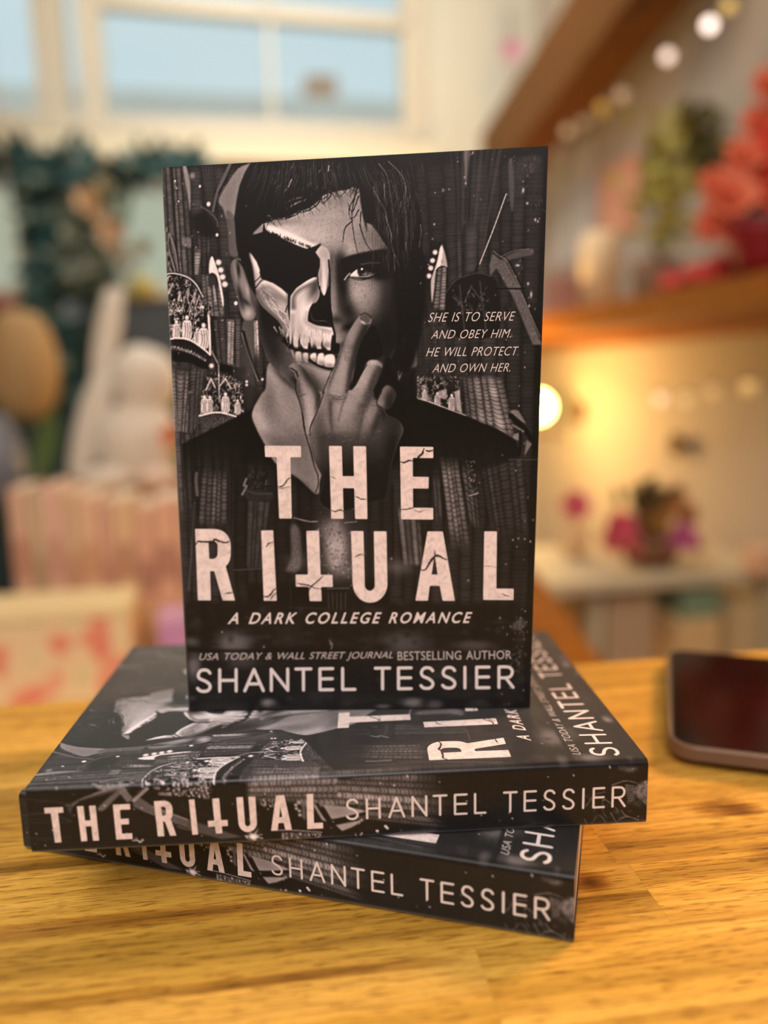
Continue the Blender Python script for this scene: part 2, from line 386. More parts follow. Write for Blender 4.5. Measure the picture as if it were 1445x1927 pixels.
    c.line(zone('G', (945, 330), (1010, 560), (1140, 900)), 9, .18, .95, 5); c.line(zone('G', (930, 330), (1000, 580), (1130, 920)), 2, .42, .9)
    c.fill(zone('G', (910, 420), (960, 430), (1080, 760), (1080, 1050), (940, 1000)), .27, .8, 2.5)
    c.fill(zone('G', (820, 860), (940, 740), (980, 800), (960, 900), (1240, 1120), (900, 1260), (940, 1000)), .2, .85, 3)
    # capital one (carved, with robed figures)
    cap = zone('F', (75, 1420), (180, 1410), (330, 1450), (440, 1540), (520, 1680), (560, 1927), (80, 1927))
    cm = np.maximum(c.full(cap, 1., False), c.full(zone('G', (15, 0), (560, 0), (565, 380), (550, 620), (470, 530), (330, 440), (200, 400), (40, 420)), 1., False))
    c.a = c.a * (1 - cm) + .17 * cm
    c.carve(zone('F', (75, 1420), (520, 1430), (560, 1927), (80, 1927)), .62, 520, 21, cm, dark=.13)
    c.carve(zone('G', (15, 0), (565, 0), (560, 600), (30, 420)), .74, 430, 22, cm, dark=.13, size=(1.5, 7))
    for k in range(6):
        x = 120 + 75 * k
        c.line(zone('F', (x, 1900 - 30 * (k % 2)), (x + 60, 1720 - 50 * (k % 3)), (x + 110, 1880)), 1.7, .6, .55, clip=cm, smooth=False)
    for a, b in (((160, 1540), (110, 1640)), ((250, 1640), (230, 1730)), ((350, 1600), (350, 1680)), ((430, 1650), (420, 1760))): c.line(zone('F', a, b), 4.5, .55, .7, clip=cm)
    for x, y, h in ((145, 400, 34), (270, 415, 46), (390, 470, 30), (470, 520, 48)): c.statue(*zone('G', (x, y))[0], h, .84, cm)
    c.line(zone('G', (530, 120), (545, 360), (550, 600)), 4, .72, .9); c.line(zone('G', (560, 540), (640, 700)), 2.4, .45, .9)
    c.line(zone('F', (75, 1418), (180, 1408), (330, 1448), (440, 1535), (525, 1690)), 2.6, .62, .9); c.line(zone('F', (75, 1432), (180, 1424), (330, 1466), (430, 1550), (510, 1690)), 3, .10, .9)
    c.fill(zone('G', (40, 430), (200, 410), (330, 450), (470, 545), (555, 630), (530, 740), (440, 640), (260, 560), (40, 550)), .19, 1, .8)
    c.line(zone('G', (50, 410), (210, 400), (340, 440), (470, 530), (550, 600)), 3, .82, .95)
    for k in range(34):
        t = k / 33; x = 60 + 430 * t; y = 515 + 20 * t + 130 * t * t + 14 * math.sin(k * 2.1)
        c.dab(*zone('G', (x, y))[0], 1.6, 1.5, r.uniform(.3, .62), .9, hard=3)
    c.fill(zone('G', (40, 570), (260, 580), (440, 660), (530, 760), (440, 760), (300, 700), (50, 670)), .105, .95, 1.5)
    c.dab(*zone('G', (566, 735))[0], 4, 4, .78, .9, hard=3)
    # capital two
    cap2 = zone('G', (470, 900), (560, 800), (650, 820), (830, 870), (960, 960), (955, 1300), (850, 1350), (640, 1310), (420, 1340), (430, 1150))
    cm2 = c.full(cap2, 1., False); c.a = c.a * (1 - cm2) + .2 * cm2
    c.carve(zone('G', (500, 800), (940, 860), (960, 1120), (440, 1120)), .55, 330, 23, cm2)
    c.carve(zone('G', (430, 1100), (960, 1100), (950, 1320), (420, 1340)), .72, 260, 24, cm2, size=(1.5, 6))
    for a, b, d in (((500, 1030), (560, 890), (610, 1000)), ((665, 980), (735, 890), (800, 1010))): c.line(zone('G', a, b, d), 2.2, .62, .9, smooth=False)
    for x, y, h in ((480, 1310, 34), (545, 1290, 30), (735, 1300, 38), (880, 1320, 28)): c.statue(*zone('G', (x, y))[0], h, .8, cm2)
    c.line(zone('G', (652, 720), (660, 1180)), 2, .58, .8); c.line(zone('G', (420, 1345), (640, 1300), (860, 1350)), 3, .74, .95)
    c.fill(zone('G', (430, 1370), (640, 1320), (850, 1370), (700, 1460), (520, 1480), (420, 1430)), .26, .9, 1.5, noise=.25)
    c.fill(zone('G', (660, 700), (820, 740), (830, 850), (660, 800)), .13, .95, 1., False)
    for x, y in ((990, 925), (990, 965), (1180, 895)): c.dab(*zone('G', (x, y))[0], 2.4, 2.4, .72, .9, hard=3)
    # ---- lower left piers
    c.shaft(zone('H', (390, 380), (700, 400), (690, 1180), (330, 1180)), .43, 5, 8, .55, (.35, .2), bend=.3, seed=15)
    c.shaft(zone('H', (700, 400), (800, 420), (770, 1400), (690, 1180)), .24, 2, 9, .5, (.3, .2), seed=16)
    c.shaft(zone('H', (930, 830), (1210, 840), (1110, 1640), (910, 1640)), .34, 4, 12, .55, (0, .05), bricks=.12, seed=17)
    cm3 = c.full(zone('H', (940, 440), (1180, 440), (1220, 720), (910, 700)), 2., False)
    c.carve(zone('H', (920, 440), (1200, 440), (1220, 710), (910, 700)), .34, 150, 25, cm3)
    c.fill(zone('H', (900, 710), (1060, 690), (1230, 730), (1220, 800), (1070, 830), (920, 800)), .23, .9, 1.2); c.line(zone('H', (900, 700), (1060, 740), (1220, 735)), 2, .33, .8)
    c.line(zone('H', (920, 560), (890, 640), (920, 650), (870, 750)), 4, .46, .9); c.line(zone('H', (320, 500), (315, 600), (330, 760)), 6, .42, .8); c.line(zone('H', (295, 850), (280, 1100), (230, 1900)), 4, .3, .6)
    c.line(zone('H', (760, 1660), (1100, 1640)), 2, .34, .8)
    # ---- right nave
    c.fill(zone('R', (430, 20), (490, 0), (470, 200), (445, 380), (435, 200)), .38, .85, 1.4)
    for k in range(9): c.line(zone('R', (300 + 60 * k, 0), (330 + 45 * k, 500), (340 + 30 * k, 1150)), 7, .21 + .04 * (k % 3), .35, 4)
    c.shaft(zone('R', (230, 650), (560, 650), (560, 1230), (260, 1400)), .25, 4, 6, .5, (.4, 0), seed=31)
    c.shaft(zone('R', (430, 650), (580, 640), (560, 1190), (430, 1210)), .31, 1, 9, .5, (.3, 0), bricks=.2, seed=32)
    c.line(zone('R', (835, 440), (720, 760), (580, 1120)), 1.8, .58, .9); c.line(zone('R', (560, 1130), (530, 1210)), 3, .11, .9)
    c.fill(zone('R', (860, 120), (900, 130), (915, 420), (890, 620), (865, 430)), .31, .8, 1.5)
    c.fill(zone('R', (920, 130), (1080, 60), (1180, 110), (1060, 260), (940, 300)), .24, .7, 3, noise=.15)
    for k in range(40): x, y = r.uniform(860, 1200), r.uniform(60, 640); c.line(zone('R', (x, y), (x + r.uniform(-50, 50), y + r.uniform(20, 90))), 1.3, r.uniform(.1, .36), .6)
    # lamps and window, right
    c.fill(zone('R', (200, 960), (170, 1090), (110, 1260), (118, 1500), (140, 1380), (160, 1200), (200, 1150), (265, 1160), (240, 1000)), .58, .9, 1.)
    c.fill(zone('R', (205, 950), (225, 980), (200, 1140), (160, 1180)), .72, .85, 1.2)
    c.line(zone('R', (195, 920), (160, 1090), (105, 1270)), 2.4, .10, .95)
    for x, y in ((150, 1010), (125, 1090), (108, 1163), (90, 1240)): c.dab(*zone('R', (x, y))[0], 4.6, 4.6, .74, .95, hard=3.5)
    c.shaft(zone('R', (170, 1160), (265, 1160), (250, 1590), (120, 1590)), .40, 2, 6, .5, (0, .1), seed=33)
    c.line(zone('R', (160, 1190), (200, 1150), (262, 1165), (265, 1300)), 2, .12, .9)
    # canopy and carved panel behind the tagline
    c.fill(zone('R', (255, 1420), (350, 1280), (460, 1230), (570, 1210), (690, 1240), (760, 1370), (740, 1800), (300, 1800)), .14, .95, 1.)
    cm4 = c.full(zone('R', (290, 1440), (700, 1300), (700, 1800), (330, 1800)), 2., False)
    c.carve(zone('R', (300, 1350), (650, 1280), (690, 1620), (330, 1620)), .36, 190, 26, cm4)
    for a, b in (((385, 1330), (430, 1750)), ((320, 1440), (430, 1560)), ((580, 1290), (640, 1760)), ((500, 1330), (430, 1500)), ((505, 1350), (600, 1480))): c.line(zone('R', a, b), 3.2, .28, .5)
    c.line(zone('R', (255, 1400), (350, 1280), (460, 1235), (570, 1210), (690, 1240)), 2, .25, .8)
    # diagonal beams, right
    c.fill(zone('R', (700, 1020), (780, 1080), (830, 1090), (960, 1340), (1180, 1900), (1090, 1900), (900, 1440), (740, 1160), (680, 1240), (670, 1130)), .34, .9, 1.2, False, noise=.08)
    c.fill(zone('R', (800, 1060), (930, 1000), (1080, 965), (1085, 1030), (940, 1060), (820, 1095)), .30, .9, 1.2)
    for q in ([(730, 990), (790, 1040), (860, 1090), (985, 1340)], [(800, 1045), (930, 985), (1070, 965)], [(1000, 1400), (1100, 1640), (1180, 1820)]): c.line(zone('R', *q), 2, .13, .9); c.line([(x - 3, y + 1) for x, y in zone('R', *q)], 1.6, .44, .6)
    c.line(zone('R', (740, 1358), (1010, 1358)), 3, .07, .95)
    c.shaft(zone('S', (20, 370), (60, 300), (100, 20), (160, 20)), .3, 1)
    c.fill(zone('S', (100, 15), (160, 15), (165, 60), (105, 290), (95, 200)), .50, .9, 1., noise=.06)
    c.fill(zone('S', (60, 340), (95, 230), (110, 420), (50, 620)), .38, .85, 1.2); c.line(zone('S', (170, 80), (110, 310), (60, 560)), 3, .10, .9)
    c.fill(zone('S', (200, 150), (240, 430), (190, 490), (150, 460)), .34, .8, 1.6)
    c.shaft(zone('S', (230, 80), (560, 60), (640, 560), (230, 560)), .23, 5, 6, .5, (.1, .3), op=.8, seed=34)
    # right brick pier + capital above the shoulder
    c.shaft(zone('S', (660, 540), (1060, 540), (1190, 1180), (700, 960)), .40, 6, 6.4, .55, (.2, 0), bend=.45, seed=35)
    c.shaft(zone('S', (840, 540), (980, 540), (1120, 1130), (900, 1040)), .47, 2, 6.4, .5, (.25, 0), bend=.4, seed=36)
    cm5 = c.full(zone('S', (225, 570), (620, 560), (650, 700), (695, 950), (350, 820), (225, 790)), 1.4, False)
    c.a = c.a * (1 - .8 * cm5) + .8 * .19 * cm5
    c.carve(zone('S', (225, 560), (640, 560), (690, 940), (225, 790)), .5, 380, 27, cm5)
    for x, y, h in ((425, 870, 28), (565, 905, 32), (300, 810, 22)): c.statue(*zone('S', (x, y))[0], h, .72, cm5)
    c.fill(zone('S', (590, 720), (640, 700), (665, 930), (610, 900)), .56, .8, .8, False); c.fill(zone('S', (265, 660), (320, 640), (350, 815), (290, 800)), .55, .5, 1, False)
    c.fill(zone('S', (430, 720), (515, 690), (520, 800), (440, 780)), .58, .7, 1, False)
    c.line(zone('S', (240, 790), (350, 822), (560, 900), (700, 950)), 2, .62, .8)
    c.fill(zone('S', (1130, 900), (1180, 890), (1215, 900), (1290, 1030), (1150, 950)), .40, .85, 1., False); c.fill(zone('S', (1160, 1130), (1230, 1110), (1215, 1190), (1160, 1180)), .42, .85, 1., False)
    c.line(zone('S', (1140, 950), (1260, 1060), (1360, 1200)), 10, .12, .9); c.line(zone('S', (1160, 1040), (1260, 1100)), 4, .4, .7); c.line(zone('S', (1230, 1100), (1225, 1300), (1180, 1445)), 5, .10, .9)
    c.fill(zone('S', (1290, 1180), (1345, 1220), (1270, 1340)), .38, .85, 1., False)
    # ---- dark jacket of the figure over the nave
    coat = zone('G', (210, 1690), (500, 1540), (860, 1360), (1000, 1290), (1240, 1130)) + [(520, 760), (560, 870), (700, 880), (742, 740)] + \
        zone('S', (100, 765), (240, 795), (400, 850), (700, 955), (1000, 1075), (1190, 1185)) + [(1000, 960), (960, 1330), (400, 1330), (345, 900)]
    cmk = c.full(coat, 1., False)
    Y = np.arange(c.h)[:, None] + c.y0 + np.zeros((c.h, c.w))
    fade = np.clip(1 - (Y - 800) / 130, 0, 1); fade = fade * fade * (3 - 2 * fade)
    op = cmk * (.28 + .70 * fade); c.a = c.a * (1 - op) + .118 * op
    # lower right piers seen through the coat
    c.shaft(zone('T', (440, 180), (620, 180), (760, 1200), (560, 1200)), .40, 4, 9, .5, (.25, .35), bend=.3, seed=41)
    c.shaft(zone('T', (640, 240), (800, 260), (850, 1000), (740, 900)), .30, 3, 10, .5, (.2, .3), seed=42)
    c.shaft(zone('T', (830, 300), (1250, 150), (1330, 1100), (960, 1100)), .25, 6, 7, .5, (.1, .4), bend=.3, seed=43)
    c.shaft(zone('T', (20, 640), (260, 820), (290, 1300), (90, 1300)), .36, 4, 14, .55, (.2, .1), bricks=.1, seed=44)
    c.shaft(zone('T', (370, 400), (450, 400), (480, 900), (400, 900)), .27, 2, 14, .5, (.2, .3), bricks=.1, seed=45)
    cm6 = c.full(zone('T', (690, 260), (790, 240), (820, 570), (735, 595)), 1., False); c.carve(zone('T', (690, 250), (790, 240), (820, 580), (735, 590)), .42, 90, 28, cm6)
    c.line(zone('T', (735, 595), (820, 570)), 2, .5, .8); c.line(zone('T', (1120, 238), (1390, 238)), 1.2, .3, .7)
    # ---- altar glow in the middle, floor and arches at the bottom
    for x, y, rx, ry, v, o in ((640, 1035, 36, 60, .36, .7), (630, 1028, 16, 24, .75, .9), (632, 1058, 15, 20, .62, .85), (618, 1000, 18, 16, .5, .6), (650, 1075, 20, 14, .42, .7), (630, 1010, 10, 40, .5, .6), (556, 1062, 16, 14, .4, .6), (748, 1070, 26, 14, .36, .7)):
        c.dab(x, y, rx, ry, v, o)
    c.fill(zone('K', (340, 290), (430, 330), (430, 690), (290, 715), (345, 590)), .38, .75, 2.5, noise=.12)
    for k in range(170):
        x, y = r.normal(632, 22), r.normal(1032, 34); c.dab(x, y, r.uniform(.8, 2), r.uniform(.8, 2), r.choice([.2, .3, .62]), .5)
    c.line(zone('K', (370, 205), (510, 238), (600, 240)), 1.4, .5, .85); c.line(zone('K', (860, 250), (980, 236)), 1.4, .48, .85)
    c.fill(zone('K', (690, 880), (900, 880), (890, 940), (860, 950), (850, 1080), (720, 1080), (720, 940)), .16, .7, 1.5)
    for k in range(5): c.line(zone('K', (700 + 42 * k, 930), (705 + 40 * k, 1090)), 1.6, .26, .7)
    c.line(zone('K', (690, 885), (900, 880)), 3, .28, .8); c.line(zone('K', (320, 1070), (680, 1080)), 2, .22, .6); c.line(zone('K', (330, 720), (340, 1070)), 2, .2, .6)
    c.dab(640, 1010, 260, 70, .2, .12)
    for x, y, rx, ry, v, o in ((440, 1215, 34, 22, .40, .8), (365, 1255, 12, 26, .40, .8), (360, 1212, 14, 8, .32, .7), (540, 1195, 40, 30, .2, .5), (757, 1215, 44, 22, .33, .75), (890, 1217, 34, 10, .30, .75), (448, 1250, 30, 12, .3, .6), (503, 1325, 14, 8, .42, .85), (775, 1324, 20, 9, .40, .85), (815, 1327, 16, 8, .34, .7), (718, 1331, 14, 4, .32, .8), (600, 1315, 30, 16, .2, .6), (900, 1325, 18, 8, .24, .6), (362, 1316, 8, 5, .3, .7)):
        c.dab(x, y, rx, ry, v, o, hard=2.6)
    for k in range(260):
        x, y = r.uniform(352, 990), r.uniform(1140, 1335); c.dab(x, y, r.uniform(3, 16), r.uniform(2, 8), r.choice([.09, .12, .2, .26]), .28)
    c.fill([(352, 1222), (420, 1226), (640, 1224), (640, 1231), (352, 1231)], .09, .6, 2); c.dab(800, 1240, 60, 10, .11, .6); c.dab(560, 1230, 60, 12, .11, .6)
    # ---- neck, ear
    neck = [(506, 690), (500, 735), (490, 750), (474, 784), (482, 812), (500, 846), (520, 880), (560, 905), (596, 935), (604, 900), (640, 820), (650, 720), (600, 690), (540, 680)]
    nk = c.full(neck, .9); c.a = c.a * (1 - nk) + .43 * nk
    for x, y, rx, ry, v, o, *an in ((492, 800, 14, 36, .6, .8, -25), (520, 730, 10, 50, .62, .7, -20), (550, 790, 30, 50, .5, .7, 0), (560, 840, 30, 30, .34, .7, 0), (532, 745, 40, 16, .45, .6, 50), (520, 840, 30, 12, .33, .6, 30), (575, 890, 18, 26, .40, .8, 0), (590, 780, 16, 60, .36, .5, -10), (545, 725, 46, 7, .2, .7, 42), (508, 760, 10, 30, .38, .6, 0), (560, 915, 30, 8, .2, .6, 30)):
        c.dab(x, y, rx, ry, v, o, an[0] if an else 0, nk)
    for k in range(26): t = r.uniform(0, 1); x = 500 + 70 * t; y = 760 + 90 * r.uniform(); c.line([(x, y), (x + 14, y + 8)], 1, r.uniform(.34, .58), .3, clip=nk)
    ear = [(438, 494), (452, 490), (462, 506), (470, 540), (478, 570), (482, 596), (475, 607), (460, 606), (452, 590), (446, 560), (440, 540), (434, 512)]
    ek = c.full(ear, .8); c.a = c.a * (1 - ek) + .36 * ek
    for x, y, rx, ry, v, o, *an in ((466, 594, 10, 11, .58, .95, 0), (456, 536, 8, 18, .46, .9, -10), (466, 552, 4, 14, .54, .8, -10), (452, 560, 4, 22, .20, .85, -14), (444, 520, 3, 22, .46, .8, -6), (456, 498, 8, 5, .34, .9, 30), (462, 572, 9, 3, .22, .8, 40), (449, 510, 3, 14, .16, .8, -6), (476, 560, 3, 24, .2, .7, -10)):
        c.dab(x, y, rx, ry, v, o, an[0] if an else 0, ek)
    c.line([(450, 494), (462, 512), (474, 548), (481, 580)], 3, .11, .9)
    # ---- face
    face = [(462, 432), (470, 410), (500, 396), (540, 380), (590, 352), (640, 340), (690, 345), (735, 400), (752, 470), (758, 540), (752, 610), (738, 670), (705, 720), (655, 742), (606, 742), (556, 732), (541, 721), (524, 706), (506, 684), (493, 645), (486, 612), (479, 580), (470, 540), (463, 490)]
    fm = c.full(face, 1.); c.a = c.a * (1 - fm) + .40 * fm
    D = lambda x, y, rx, ry, v, o=.9, an=0, h=2.: c.dab(x, y, rx, ry, v, o, an, fm, h)
    D(560, 420, 60, 26, .55, .9, -12); D(625, 410, 44, 44, .56, .95); D(600, 440, 36, 20, .62, .9, 20); D(545, 436, 50, 12, .68, .9, 16); D(640, 465, 24, 22, .60, .9)
    D(665, 420, 18, 40, .5, .8); D(712, 450, 20, 28, .40, .8); D(635, 375, 40, 14, .46, .7); D(690, 470, 22, 12, .46, .7); D(655, 470, 14, 14, .6, .7)
    D(520, 420, 36, 6, .4, .6, -4)
    # right side of the face (bare skin)
    D(690, 560, 44, 40, .50, .95); D(676, 556, 20, 22, .60, .8); D(700, 575, 22, 22, .52, .7); D(728, 565, 16, 50, .28, .85); D(748, 560, 18, 90, .13, .95)
    D(700, 640, 40, 36, .17, .95); D(730, 640, 30, 60, .12, .95); D(664, 520, 16, 8, .5, .6); D(735, 500, 22, 30, .14, .9)
    D(700, 498, 44, 12, .15, .9); D(720, 512, 26, 16, .14, .9); D(640, 505, 12, 30, .15, .9, 4); D(645, 545, 11, 38, .15, .92, -4); D(656, 590, 14, 26, .17, .9, -20)
    D(627, 560, 5, 54, .42, .9, -2); D(626, 505, 6, 28, .36, .85); D(622, 600, 6, 10, .48, .9); D(634, 606, 14, 8, .2, .85, 20); D(640, 628, 12, 14, .42, .9, -20); D(636, 640, 7, 12, .48, .7); D(655, 618, 12, 7, .15, .9, -30)
    D(636, 655, 14, 4, .12, .95); D(632, 672, 12, 8, .40, .8)
    # jaw and chin
    D(500, 600, 16, 40, .13, .95, -10); D(520, 625, 26, 30, .14, .95, 20); D(520, 670, 26, 26, .24, .85, 30); D(550, 690, 26, 20, .27, .85); D(512, 655, 14, 30, .17, .85, -20)
    D(605, 712, 40, 18, .50, .95, 10); D(600, 700, 36, 10, .55, .7, 20); D(628, 700, 20, 12, .5, .8); D(612, 730, 20, 10, .42, .7); D(585, 730, 16, 30, .2, .85, -24); D(560, 722, 18, 12, .17, .9, 40)
    # fine skin grain
    g = fbm(c.w, c.h, 3, 77, 2); c.a *= 1 + .05 * g * np.maximum(fm, nk)
    for k in range(260): x, y = r.uniform(590, 735), r.uniform(385, 600); c.dab(x, y, .9, .9, .28, r.uniform(.2, .6), clip=fm)
    # ---- skull paint
    white1 = zone('A', (320, 1170), (350, 1155), (420, 1180), (500, 1235), (562, 1290), (556, 1400), (545, 1445)) + zone('C', (545, 250), (560, 330), (575, 390), (570, 480), (560, 560), (530, 500), (480, 400), (420, 340), (340, 270), (290, 200), (262, 120), (265, 70), (300, 30))
    wm = c.full(white1, 1.); c.a = c.a * (1 - wm) + .66 * wm
    for x, y, rx, ry, v, o, *an in ((520, 548, 32, 7, .86, .95, 32), (500, 545, 18, 9, .84, .9, 0), (510, 562, 24, 9, .50, .85, 24), (490, 575, 12, 18, .46, .8, -30), (530, 585, 20, 10, .72, .8, 36), (540, 605, 14, 22, .70, .8, -24), (505, 590, 22, 5, .5, .7, 40), (543, 640, 8, 22, .72, .8, -10), (522, 606, 26, 5, .42, .6, 44)):
        c.dab(x, y, rx, ry, v, o, an[0] if an else 0, wm)
    white2 = zone('A', (585, 1310), (640, 1230), (740, 1160), (810, 1125), (838, 1130), (862, 1190), (862, 1270), (835, 1340), (790, 1370), (775, 1445)) + \
        zone('C', (760, 300), (745, 380), (770, 410), (850, 440), (930, 450), (985, 470), (988, 560), (970, 668), (880, 655), (760, 655), (690, 640), (600, 620), (560, 560), (575, 420), (582, 300), (585, 180))
    w2 = c.full(white2, .9); c.a = c.a * (1 - w2) + .84 * w2
    for x, y, rx, ry, v, o, *an in ((588, 545, 12, 26, .42, .9, 24), (594, 542, 7, 22, .30, .85, 20), (574, 565, 8, 24, .62, .7, 20), (566, 548, 34, 5, .90, .9, -44), (590, 524, 18, 4, .92, .9, -24), (601, 546, 2.6, 18, .82, .9, 4), (560, 590, 8, 34, .74, .6, 0), (580, 600, 14, 22, .92, .8, 0), (574, 640, 20, 9, .72, .5, 10), (620, 628, 24, 8, .90, .8, 12), (570, 580, 7, 26, .90, .7, 6), (590, 652, 40, 6, .70, .6, 6), (565, 625, 8, 20, .66, .5)):
        c.dab(x, y, rx, ry, v, o, an[0] if an else 0, w2)
    # brow and nose-bridge white
    c.fill(zone('A', (345, 650), (400, 640), (560, 690), (680, 740), (790, 800), (840, 800), (780, 845), (720, 850), (620, 800), (500, 740), (380, 695)), .80, .85, 2.6, clip=fm)
    br = zone('A', (815, 880), (850, 840), (900, 830), (945, 880), (955, 960), (940, 1090), (922, 1230), (915, 1285), (890, 1290), (862, 1180), (850, 1080), (862, 960)); bm = c.full(br, 1.)
    c.a = c.a * (1 - bm * .95) + .74 * bm * .95
    c.dab(*zone('A', (905, 1180))[0], 5, 24, .84, .8, 0, bm); c.dab(*zone('A', (865, 1090))[0], 3, 26, .5, .7, 0, bm); c.dab(*zone('A', (905, 900))[0], 10, 12, .64, .7, 0, bm); c.dab(*zone('A', (930, 1050))[0], 3, 26, .6, .6, 0, bm)
    c.fill(zone('A', (200, 890), (230, 910), (290, 1030), (298, 1060), (285, 1100), (315, 1120), (310, 1160), (255, 1220), (245, 1150), (230, 1040)), .56, .95, 1.6, clip=fm)
    c.dab(*zone('A', (265, 1020))[0], 4, 18, .72, .8, -18, fm); c.line(zone('A', (250, 1170), (300, 1120), (300, 1075)), 1.6, .12, .9); c.line(zone('A', (260, 1225), (310, 1160)), 1.8, .14, .9)
    c.fill(zone('A', (250, 720), (320, 695), (335, 650), (300, 650), (240, 700)), .42, .8, 1.8, clip=fm)
    # black eye socket
    sock = zone('A', (215, 760), (250, 720), (325, 695), (335, 600), (350, 660), (375, 695), (450, 725), (560, 780), (640, 820), (740, 855), (820, 830), (880, 800), (820, 885), (862, 950), (862, 1020), (845, 1080), (838, 1125), (800, 1125), (740, 1155), (640, 1225), (585, 1300), (580, 1340), (572, 1440), (562, 1400), (562, 1290), (500, 1230), (420, 1180), (350, 1155), (310, 1140), (300, 1060), (270, 980), (215, 900), (180, 860))
    c.fill(sock, .088, 1., .9, False)
    c.fill(zone('A', (90, 700), (250, 720), (260, 860), (200, 900), (230, 1040), (250, 1200), (260, 1300), (200, 1200), (150, 1060), (100, 900)), .10, .9, 2.)
    for k in range(70):
        t = r.uniform(); x, y = 380 + 460 * t, 695 + 170 * t; c.line(zone('A', (x, y + r.uniform(0, 18)), (x + r.uniform(-26, 10), y - r.uniform(4, 26))), 1., .1, .7)
    # cheek crack under the socket, nose cavity, tooth lines
    c.line(zone('C', (570, 120), (566, 230), (572, 300), (576, 385)), 4.2, .09, .97, .9); c.line(zone('C', (566, 230), (545, 270), (540, 310)), 1.6, .12, .9)
    nose = zone('C', (862, 100), (900, 150), (915, 130), (950, 60), (958, 200), (965, 330), (975, 430), (930, 440), (850, 425), (770, 400), (748, 380), (760, 290), (790, 235), (830, 220), (860, 160))
    c.fill(nose, .092, 1., .9); c.line(zone('C', (775, 300), (790, 370), (840, 390), (910, 390), (980, 435)), 1.5, .34, .8); c.line(zone('C', (862, 60), (866, 130), (835, 215), (790, 235)), 2, .12, .9); c.dab(*zone('C', (880, 415))[0], 12, 3, .06, .9)
    c.line(zone('A', (945, 960), (955, 1120), (955, 1300), (965, 1445)), 3, .11, .85); c.line(zone('C', (965, 300), (978, 420), (1000, 520), (995, 620)), 4.2, .09, .95)
    c.line(zone('A', (840, 1130), (856, 1240)), 2.4, .10, .9)
    c.fill(zone('C', (560, 560), (540, 600), (590, 640), (680, 655), (780, 660), (880, 655), (975, 665), (975, 600), (1040, 610), (1040, 690), (960, 700), (840, 695), (700, 690), (610, 665), (550, 625)), .085, 1., .8)
    for (x, y0, y1, bx) in ((600, 480, 640, -6), (665, 500, 640, 18), (762, 530, 650, 8), (806, 560, 650, 6), (880, 530, 655, 26), (565, 470, 600, -14), (535, 450, 580, -12)):
        c.fill(zone('C', (x + 8, y0), (x + 6, y0 + 60), (x + 10, y1 - 40), (x + bx + 22, y1 + 10), (x + bx - 22, y1 + 10), (x - 10, y1 - 50), (x, y0 + 60)), .09, .97, .7)
    for x in (630, 720, 790, 845, 935): c.dab(*zone('C', (x + 4, 615))[0], 5, 5, .62, .6)
    c.dab(*zone('C', (920, 620))[0], 7, 6, .5, .8); c.fill(zone('C', (975, 530), (1000, 540), (985, 670), (960, 668)), .1, .9, 1.)
    teeth = [[(630, 690), (680, 685), (690, 760), (660, 800), (635, 760)], [(700, 700), (745, 695), (750, 760), (735, 790), (705, 755)], [(765, 720), (810, 690), (828, 720), (820, 775), (790, 770)], [(845, 705), (895, 700), (892, 800), (850, 810), (830, 780)], [(905, 720), (990, 712), (1000, 810), (960, 825), (900, 810)], [(540, 640), (565, 650), (580, 690), (555, 690)], [(580, 660), (615, 680), (630, 750), (600, 720)]]
    c.fill(zone('C', (540, 640), (700, 700), (1010, 700), (1030, 740), (990, 830), (900, 830), (780, 790), (640, 740)), .16, .85, 2.)
    for i, t in enumerate(teeth): c.fill(zone('C', *t), (.62, .66, .72, .76, .78, .34, .46)[i], .95, 1.); 
    for x, y, rx, ry in ((660, 770, 8, 8), (727, 765, 7, 7), (800, 760, 6, 4), (870, 790, 7, 5), (950, 810, 10, 4)): c.dab(*zone('C', (x, y))[0], rx, ry, .42, .7)
    c.line(zone('C', (760, 760), (850, 815), (960, 845), (1010, 830)), 5, .17, .85); c.line(zone('C', (640, 780), (740, 790), (850, 840), (960, 860)), 4, .34, .4)
    for q in ([(430, 450), (460, 500)], [(500, 470), (525, 545)], [(480, 450), (500, 520)], [(540, 530), (560, 600)], [(510, 480), (540, 540)]): c.line(zone('C', *q), 3, .5, .8, 1)
    # brushed shading on the bone paint
    for k in range(150):
        t = r.uniform(); x = 300 + 250 * t + r.uniform(-10, 10); y = 60 + 300 * t + r.uniform(-30, 90)
        c.line(zone('C', (x, y), (x + r.uniform(30, 70), y + r.uniform(30, 80))), 1.2, r.choice([.34, .48, .8, .9]), .4, .5, clip=wm)
    for q, w_, v, o in (([(262, 120), (290, 200), (340, 270), (420, 340), (480, 400), (530, 500)], 9, .34, .7), ([(300, 90), (380, 70), (460, 120), (540, 190)], 12, .42, .5), ([(555, 140), (552, 240), (566, 330)], 5, .5, .6)):
        c.line(zone('C', *q), w_, v, o, w_ * .6, clip=wm, soft=w_ * .8)
    for q, w_, v, o in (([(610, 260), (616, 160), (680, 90), (790, 40), (838, 80), (842, 150), (815, 205)], 9, .36, .75), ([(750, 320), (735, 390), (790, 440), (900, 470), (970, 490)], 10, .52, .55), ([(600, 340), (600, 470), (590, 590)], 8, .55, .5)):
        c.line(zone('C', *q), w_, v, o, w_ * .7, clip=w2, soft=w_ * .9)
    for k in range(120):
        x, y = r.uniform(590, 960), r.uniform(440, 640); c.line(zone('C', (x, y), (x + r.uniform(-8, 8), y + r.uniform(20, 60))), 1.1, r.choice([.5, .6, .94]), .35, .4, clip=w2)
    bone = np.clip(wm + w2 + bm, 0, 1)
    # ---- right eye and brow
    c.fill(zone('B', (20, 960), (100, 920), (220, 890), (330, 870), (420, 860), (460, 900), (400, 920), (300, 950), (200, 975), (120, 1010), (60, 1050), (30, 1040)), .105, .95, 1.6)
